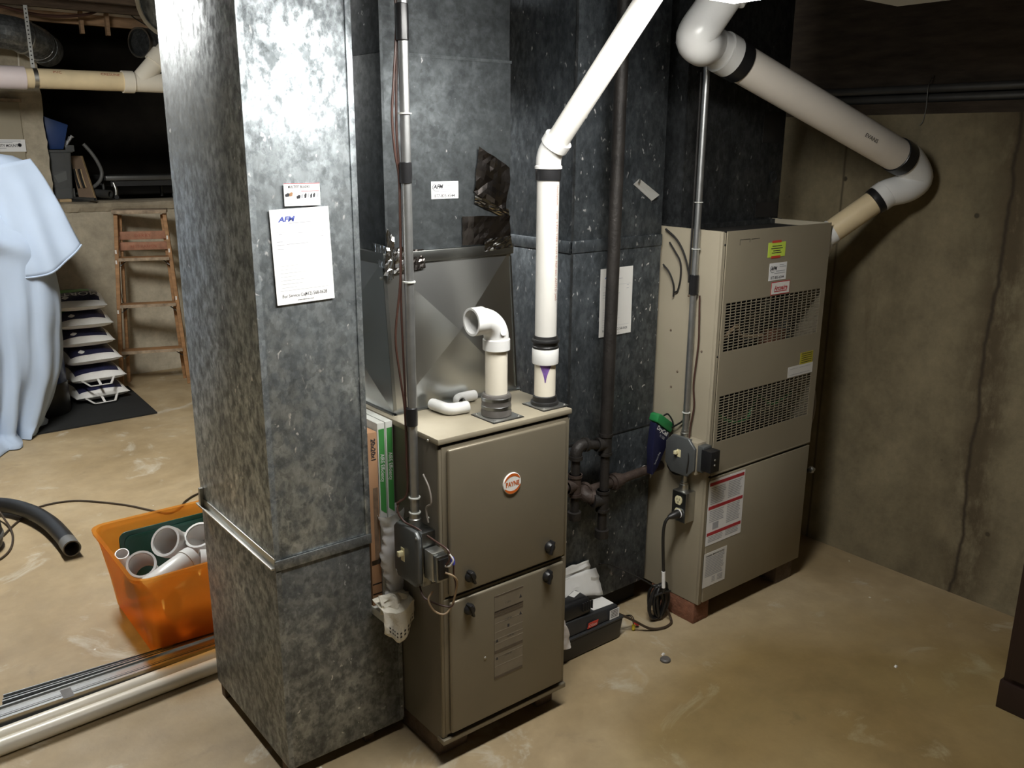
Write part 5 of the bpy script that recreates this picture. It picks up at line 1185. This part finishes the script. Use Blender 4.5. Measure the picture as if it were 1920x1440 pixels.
# salt bags
def salt_bag(label, cx_, cy_, z0, rz, w=.34, d=.40, h=.118, handle=False, green=False, word=None, sd=0.):
    t = T('salt_bag', label, 'salt bag', (cx_, cy_, z0), 'salt bags stacked on the mat', math.radians(rz))
    def env(u, v):   # u,v in 0..1 -> pillow thickness
        a = max(0., 1 - abs(2 * u - 1) ** 3.2) ** .62; b_ = max(0., 1 - abs(2 * v - 1) ** 2.2) ** .75
        return a * b_
    def pos(u, v, s):
        e = env(u, v); n_ = mnoise.noise(V((u * 4 + sd, v * 4, sd))) * e
        zt = h * (.36 + .70 * e) + .010 * n_; zb = h * .36 * (1 - e ** .6)
        return V(((u - .5) * w, (v - .5) * d, zt if s > 0 else zb - .001))
    nu, nv = 22, 20
    mb = MB().surf(nu, nv, lambda u, v: pos(u, v, 1)); mb.surf(nu, nv, lambda u, v: pos(u, v, -1))
    part('bag', mb, 'bag_white', t, smooth=True, local=True, weld=False, sharp=70)
    f = lambda u, v: pos(.08 + .80 * u, .085 + .86 * v, 1) + V((0, 0, .0015))
    part('dark_print', MB().surf(18, 16, f), 'bag_navy', t, smooth=True, local=True)
    if green:
        part('green_print', MB().surf(14, 6, lambda u, v: pos(.12 + .62 * u, .34 + .20 * v, 1) + V((0, 0, .003))), 'bag_green', t, smooth=True, local=True)
    if word:
        cu = bpy.data.curves.new('t', 'FONT'); cu.body = word; cu.size = .085; cu.resolution_u = 2; cu.align_x = 'CENTER'
        ob = bpy.data.objects.new('t', cu); me = bpy.data.meshes.new_from_object(ob); m2 = MB()
        m2.add([pos(.38 - p.co.x / w * .95, .30 - p.co.y / d * .75, 1) + V((0, 0, .005)) for p in me.vertices], [tuple(p.vertices) for p in me.polygons])
        part('lettering', m2, 'paper', t, local=True)
        bpy.data.objects.remove(ob); bpy.data.curves.remove(cu); bpy.data.meshes.remove(me)
    if green or word or sd > 3:   # pale emblem
        m2 = MB().surf(8, 8, lambda u, v: pos(.30 + .10 * (u - .5) * math.sin(math.pi * min(.99, v + .05)) * 1.2, .11 + .08 * v, 1) + V((0, 0, .0045)))
        part('emblem', m2, 'paper_dim', t, local=True)
    if handle:
        m2 = MB(); zc = h * .34
        hp_ = lambda x, f_: V((x, -d / 2 + .012 - .070 * f_, zc - .030 * f_))
        for p0, p1 in ((hp_(-.115, 0), hp_(-.075, 1)), (hp_(-.075, 1), hp_(.050, 1)), (hp_(.050, 1), hp_(.090, 0)), (hp_(-.014, 1), hp_(-.014, .1)), (hp_(-.115, .05), hp_(.090, .05))):
            m2.bar(p0, p1, .015, .005, (0, .4, .9))
        part('handle', m2, 'bag_white', t, local=True, label='white moulded carry handle')
    return t
zz = .0118
for i, (lab, dx, dy, rz, hd, gr, wd) in enumerate((
        ('bottom white salt bag of the stack with a carry handle on the black mat', .02, 0, 3, True, False, None), ('second salt bag from the bottom of the stack with a carry handle', .015, -.005, 1, True, False, None),
        ('third salt bag from the bottom of the stack, no handle showing', 0, .0, 2, False, False, None), ('fourth salt bag from the bottom of the stack', -.02, .01, -2, False, False, None),
        ('second salt bag from the top of the stack with a small pale emblem', -.015, -.01, -5, False, True, None), ('top salt bag of the stack with upside-down white lettering and a green edge', -.03, -.02, -9, False, True, 'MORTON'))):
    salt_bag(lab, 1.355 + dx, 6.285 + dy, zz, rz, handle=hd, green=gr, word=wd, sd=i * 1.7); zz += .121

# wooden step ladder folded against the wall (local coordinates, x across, y into the wall)
t = T('step_ladder', 'paint-splashed wooden step ladder leaning on the low concrete wall', 'ladder', (1.795, 6.335, 0), None, math.radians(-20))
LZ = 1.205
def lx(z): return .225 - .068 * z / LZ
def ly(z): return .17 * z / LZ
for s in (-1, 1):
    part('front_rail', MB().bar((s * lx(0), 0, 0), (s * lx(LZ), ly(LZ), LZ), .026, .062, Y), 'wood_ladder', t, local=True, bevel=.003)
    part('rear_rail', MB().bar((s * (lx(0) - .035), .155, .0), (s * (lx(LZ) - .02), ly(LZ) + .055, LZ - .02), .022, .036, Y), 'wood_ladder', t, local=True, bevel=.003)
for z in (.250, .570, .890):
    w = lx(z) - .010
    s_ = part('step', MB().box(-w, ly(z) - .045, z - .011, w, ly(z) + .055, z + .011), 'wood_ladder', t, local=True, bevel=.002)
    part('step_edge', MB().box(-w, ly(z) - .0470, z - .011, w, ly(z) - .0452, z + .011), 'wood_worn', s_, local=True)
    for s in (-1, 1): part('brace_rod', MB().cyl((s * w * .98, ly(z), z - .05), (s * w * .70, ly(z) + .02, z - .012), .004, 8), 'steel_grey', s_, local=True)
for z, wd in ((1.045, 'DERBY'), (.972, 'BEST KARPEN')):
    w = lx(z) + .0
    b_ = part('back_board', MB().box(-w + .012, ly(z) + .035, z - .028, w - .005, ly(z) + .049, z + .028), 'wood_red', t, local=True, bevel=.002)
    cu = bpy.data.curves.new('t', 'FONT'); cu.body = wd; cu.size = .036 if len(wd) < 7 else .028; cu.align_x = 'CENTER'; cu.resolution_u = 1
    ob = bpy.data.objects.new('t', cu); me = bpy.data.meshes.new_from_object(ob); m2 = MB()
    m2.add([V((p.co.x, ly(z) + .0344, z - .012 + p.co.y)) for p in me.vertices], [tuple(p.vertices) for p in me.polygons])
    part('stamp', m2, 'ink_rust', b_, local=True); bpy.data.objects.remove(ob); bpy.data.curves.remove(cu); bpy.data.meshes.remove(me)
part('top_cap', MB().box(-lx(LZ) - .022, ly(LZ) - .06, LZ - .006, lx(LZ) + .018, ly(LZ) + .105, LZ + .020), 'wood_worn', t, local=True, bevel=.003)
for s, z in ((-1, .93), (-1, .86), (1, 1.02), (1, .93), (1, .60), (-1, .52)):
    part('paint_splash', MB().box(s * lx(z) - .009, ly(z) - .0318, z, s * lx(z) + .001, ly(z) - .030, z + .026), 'paper_dim', t, local=True)
for s in (-1, 1): part('spreader', MB().bar((s * (lx(.6) - .016), ly(.70), .70), (s * (lx(.6) - .02), ly(.55) + .08, .55), .004, .014, Y), 'steel_grey', t, local=True)

# ================================================================== ON THE LEDGE AND IN THE CRAWL SPACE
t = T('storage_bin', 'clear plastic bin with a raised clip standing on the low wall', 'bin', (1.486, 6.99, 1.274))
rings = [rrect(1.402, 6.86, 1.518, 7.16, .012, 1.292, 3), rrect(1.396, 6.84, 1.535, 7.18, .014, 1.605, 3), rrect(1.390, 6.828, 1.548, 7.192, .014, 1.607, 3), rrect(1.390, 6.828, 1.548, 7.192, .014, 1.622, 3), rrect(1.400, 6.844, 1.531, 7.176, .012, 1.620, 3), rrect(1.406, 6.864, 1.514, 7.156, .010, 1.296, 3)]
part('tub', shell(rings), 'clear_plastic', t, smooth=True, sharp=40)
part('clip', MB().box(1.498, 6.826, 1.612, 1.554, 6.836, 1.655), 'clear_plastic', t, bevel=.002)
part('base_block', MB().box(1.416, 6.80, 1.274, 1.491, 7.1, 1.2915), 'wood_pale', t)
part('contents', MB().hexa([(1.436, 6.88, 1.40), (1.496, 6.88, 1.42), (1.496, 7.0, 1.42), (1.436, 7.0, 1.40), (1.416, 6.88, 1.45), (1.496, 6.88, 1.48), (1.496, 7.0, 1.48), (1.416, 7.0, 1.45)]), 'paper_dim', t)
part('contents', MB().box(1.431, 6.90, 1.30, 1.541, 7.1, 1.36), 'steel_grey', t)
part('storage_bin', MB().hexa([(1.408, 6.88, 1.626), (1.498, 6.88, 1.626), (1.498, 7.15, 1.626), (1.408, 7.15, 1.626), (1.391, 6.86, 1.845), (1.541, 6.86, 1.790), (1.541, 7.17, 1.790), (1.391, 7.17, 1.845)]), 'tote_blue', None, bevel=.006, label='dark blue plastic bin on top of the clear bin', cat='bin')
part('plastic_bag', MB().surf(12, 10, lambda u, v: V((1.515 + .055 * v + .02 * math.cos(6.28 * u) * (1 - v * .5), 6.95 + .03 * math.sin(6.28 * u), 1.640 + .075 * v)) + V((mnoise.noise(V((u * 5, v * 5, 1))), mnoise.noise(V((u * 5, v * 5, 4))), mnoise.noise(V((u * 5, v * 5, 7))))) * .014, True), 'bag_plastic', None, label='crumpled grey plastic bag tucked beside the dark blue bin', cat='plastic bag', smooth=True)
t = T('wooden_panel', 'pale wooden board with two slots leaning beside the clear bin on the low wall', 'board', (1.60, 6.93, 1.274))
W0, W1 = V((1.566, 6.905, 1.275)), V((1.664, 6.880, 1.275)); up_ = V((-.026, .10, .305))
out_ = [W0, W1, W1 + up_ + V((-.012, 0, 0)), W0 + up_ + V((.020, 0, 0))]
part('board', MB().prism(out_, (.006, .020, -.004)), 'plywood_face', t)
part('edge', MB().prism([W1, W1 + V((.014, .02, 0)), W1 + V((.002, .02, 0)) + up_, W1 + up_ + V((-.012, 0, 0))], (.002, -.004, 0)), 'wood_pale', t)
for k in (.30, .62):
    c_ = [W0 + (W1 - W0) * k + up_ * f_ + V((-.012 * math.sin(f_ * 3), -.004, 0)) for f_ in (.70, .58, .46, .34, .28)]
    part('slot', MB().tube(crv(c_, 4), .009, 10), 'dark_gap', t, smooth=True)
    part('slot_edge', MB().tube(crv([p + V((.010, -.002, 0)) for p in c_], 4), .0055, 8), 'wood_pale', t, smooth=True)
part('rubber_hose', MB().tube(crv([(1.652, 6.98, 1.662), (1.69, 6.97, 1.61), (1.725, 6.96, 1.545), (1.748, 6.96, 1.475), (1.738, 6.96, 1.42), (1.705, 6.98, 1.375), (1.66, 7.02, 1.345), (1.60, 7.10, 1.31), (1.58, 7.2, 1.29)]), .013, 12), 'hose_grey', None, smooth=True, label='grey hose arching up out of the clutter on the low wall', cat='hose')
t = T('metal_tube', 'dark metal tube lying over the edge of the low wall', 'tube', (1.55, 6.8, 1.276))
part('tube', MB().hollow([(1.47, 6.98, 1.292), (1.628, 6.725, 1.288)], .0125, .010, 14), 'steel_grey', t, smooth=True)
part('plate', MB().hexa([(1.50, 6.86, 1.2735), (1.60, 6.76, 1.2735), (1.63, 6.79, 1.2735), (1.53, 6.90, 1.2735), (1.50, 6.86, 1.278), (1.60, 6.76, 1.278), (1.63, 6.79, 1.278), (1.53, 6.90, 1.278)]), 'steel_grey', t)
t = T('folding_bench', 'dark low folding bench with metal legs lying in the crawl space opening', 'bench', (2.05, 7.05, 1.27))
part('seat', MB().box(1.765, 6.93, 1.405, 2.62, 7.28, 1.440), 'steel_grey', t, bevel=.006)
part('frame', MB().box(1.80, 6.95, 1.365, 2.60, 6.965, 1.405).box(1.80, 7.24, 1.365, 2.60, 7.255, 1.405), 'plastic_dark', t)
for x in (1.82, 2.245):
    part('leg', MB().tube(crv([(x, 6.96, 1.39), (x + .010, 6.95, 1.34), (x + .005, 6.95, 1.29)]), .013, 10), 'zinc', t, smooth=True)
    part('foot', MB().cyl((x + .005, 6.97, 1.2885), (x + .005, 6.93, 1.2885), .016, 12), 'plastic_dark', t, smooth=True)
    part('leg', MB().cyl((x, 7.24, 1.39), (x, 7.24, 1.272), .012, 10), 'steel_grey', t, smooth=True)
part('lower_tube', MB().hollow([(1.66, 7.05, 1.322), (1.775, 6.90, 1.312)], .030, .020, 16), 'steel_grey', t, smooth=True)
# board panel with a sign on the pier
t = T('wall_board', 'beige board on the back wall above the blue sheet', 'board', (.5, 6.73, 1.30))
part('board', MB().box(-.6, 6.722, 1.30, 1.228, 6.754, 1.925), 'drywall_beige', t, bevel=.002)
part('shelf_strip', MB().box(-.6, 6.715, 1.925, 1.245, 6.754, 1.945), 'wood_worn', t)
sg = T('sign', 'small white printed sign on the beige board just above the blue sheet', 'sign', (1.05, 6.72, 1.60))
part('plate', slab((.80, 6.7215, 1.612), X, Z, .435, .078, .002), 'paper', sg)
text('lettering', 'DRIVE DUTY MOUNT', 'ink', sg, (1.005, 6.7190, 1.642), X, Z, .024, .8, align='LEFT', bold=.0004)
lines('small_print', 'ink_grey', sg, (.80, 6.7192, 1.612), X, Z, [(.18, .41, .066), (.20, .36, .056), (.27, .32, .020)], .003)
part('emblem', MB().lathe([(.012, 0), (.012, .001), (.006, .001), (.006, 0)], (1.200, 6.7193, 1.654), (0, -1, 0), 18), 'ink', sg)
part('cable', MB().tube(crv([(1.275, 6.748, 2.36), (1.27, 6.748, 2.25), (1.262, 6.748, 2.12), (1.258, 6.748, 2.06)]), .006, 8), 'pvc_cream', None, smooth=True, label='pale cable running down the concrete pier at the back', cat='cable')

# drain pipe hung across the back
t = T('drain_pipe', 'cream plastic drain pipe with a wye hung across the dark opening at the back', 'pipe', (1.5, 6.05, 2.04))
py = 6.05; pz = lambda x: 2.036 + (x - 1.0) * .006
part('pipe', MB().cyl((.6, py, pz(.6)), (1.72, py, pz(1.72)), .0572, 28), 'pvc_yellow', t, smooth=True)
part('coupling', MB().cyl((.98, py, pz(.98)), (1.155, py, pz(1.155)), .0655, 28), 'pvc_pink', t, smooth=True)
wy = part('wye', MB().cyl((1.70, py, pz(1.70)), (2.05, py, pz(2.05)), .0585, 28), 'pvc_cream', t, smooth=True)
part('hub', MB().cyl((1.70, py, pz(1.70)), (1.765, py, pz(1.76)), .067, 28), 'pvc_cream', wy, smooth=True)
part('hub', MB().cyl((1.985, py, pz(1.98)), (2.06, py, pz(2.06)), .067, 28), 'pvc_cream', wy, smooth=True)
part('branch', MB().cyl((1.80, py, pz(1.8)), (2.05, py, pz(1.8) + .27), .0575, 28), 'pvc_cream', wy, smooth=True)
part('branch_hub', MB().cyl((1.905, py, pz(1.8) + .115), (1.96, py, pz(1.8) + .174), .067, 28), 'pvc_cream', wy, smooth=True)
part('pipe', MB().cyl((2.05, py, pz(2.05)), (3.1, py, pz(3.1)), .0572, 28), 'pvc_cream', t, smooth=True)
part('pipe', MB().cyl((2.03, py, pz(1.8) + .25), (2.135, py, 2.40), .056, 28), 'pvc_cream', t, smooth=True)
text('printed_text', 'CRESLINE', 'ink_rust', t, (1.565, py - .050, pz(1.6) + .030), X, (0, .45, .89), .022, 1.2)
text('printed_text', 'PVC', 'ink_rust', t, (1.30, py - .050, pz(1.3) + .030), X, (0, .45, .89), .022, 1.2)
st = part('strap', MB().bar((1.208, py + .012, 2.44), (1.208, py + .012, 2.095), .022, .0012, Y), 'zinc', t)
part('strap_loop', MB().hollow([(1.197, py, pz(1.2)), (1.221, py, pz(1.2))], .0592, .0575, 28), 'zinc', t, smooth=True)
mb = MB()
for i in range(14): mb.lathe([(.0045, 0), (.0045, .0008)], (1.208, py + .0105, 2.12 + i * .023), (0, -1, 0), 8)
part('strap_holes', mb, 'dark_gap', st, kind='stuff')
t = T('round_duct', 'round galvanized duct elbow at the top left corner', 'duct', (1.25, 6.4, 2.2))
e = part('elbow', MB().tube(crv([(.85, 6.40, 2.33), (1.05, 6.40, 2.325), (1.20, 6.42, 2.315), (1.32, 6.50, 2.285), (1.385, 6.62, 2.265)], 4), .10, 24), 'galv_boot', t, smooth=False)
for c, d in (((1.07, 6.40, 2.324), (1, .03, 0)), ((1.245, 6.445, 2.303), (.8, .5, -.18)), ((1.345, 6.545, 2.278), (.5, .8, -.2))):
    part('crimp_ring', MB().lathe([(.100, 0), (.105, .003), (.105, .009), (.100, .012)], c, d, 24), 'sheet_shiny', e, smooth=True)
part('mouth', MB().hollow([(1.375, 6.60, 2.268), (1.43, 6.70, 2.252)], .103, .098, 24), 'galv_boot', t, smooth=True)
t = T('round_duct', 'dark round duct stub hanging behind the wye of the drain pipe', 'duct', (1.99, 6.45, 2.2))
part('stub', MB().hollow([(1.945, 6.42, 2.315), (2.30, 6.62, 2.33)], .095, .090, 24), 'galv_boot', t, smooth=True)
part('inner_ring', MB().hollow([(1.935, 6.414, 2.315), (1.953, 6.424, 2.315)], .098, .088, 24), 'sheet_shiny', t, smooth=True)
t = T('round_duct', 'pale round duct collar meeting the top of the tall left duct', 'duct', (1.1, 3.2, 1.98))
part('collar', MB().cyl((1.030, 3.04, 2.115), (1.35, 3.36, 2.15), .112, 32), 'galv_bright', t, smooth=True)
part('bead', MB().hollow([(1.024, 3.034, 2.1144), (1.037, 3.047, 2.116)], .118, .106, 32), 'pvc_cream', t, smooth=True)
part('timber_beam', MB().box(-2.19, 6.655, 2.425, 3.27, 6.70, 2.505), 'joist_light', None, label='pale timber across the top of the dark opening', cat='beam', bevel=.002)
t = T('ceiling_pipe', 'dusty white pipe with printing above the pale timber at the back', 'pipe', (1.6, 6.62, 2.51))
cp = part('pipe', MB().cyl((.9, 6.62, 2.532), (3.2, 6.62, 2.532), .045, 20), 'pvc_grey', t, smooth=True)
text('printed_text', 'PVC 1120 SCH 40', 'ink', cp, (1.80, 6.578, 2.525), X, (0, .3, .95), .024, 1.2)
for lab, x in (('left of two brown wooden stubs hanging at the top of the dark opening', 1.62), ('right of two brown wooden stubs hanging at the top of the dark opening', 1.78)):
    part('wood_stub', MB().box(x, 6.56, 2.36, x + .022, 6.60, 2.64), 'joist_light', None, label=lab, cat='wood', group='stubs in the ceiling')
part('cable', MB().tube(crv([(1.10, 6.2, 2.44), (1.35, 6.3, 2.42), (1.60, 6.35, 2.45), (1.75, 6.4, 2.52), (1.9, 6.4, 2.60)]), .009, 8), 'wire_brown', None, smooth=True, label='brown cable sagging under the joists at the top left', cat='cable')
for lab, pts in (('thin dark wire drooping over the printed ceiling pipe', [(1.90, 6.55, 2.58), (1.94, 6.55, 2.50), (2.0, 6.55, 2.46), (2.06, 6.55, 2.43)]),):
    part('wire', MB().tube(crv(pts), .004, 6), 'cord_black', None, smooth=True, label=lab, cat='wire')
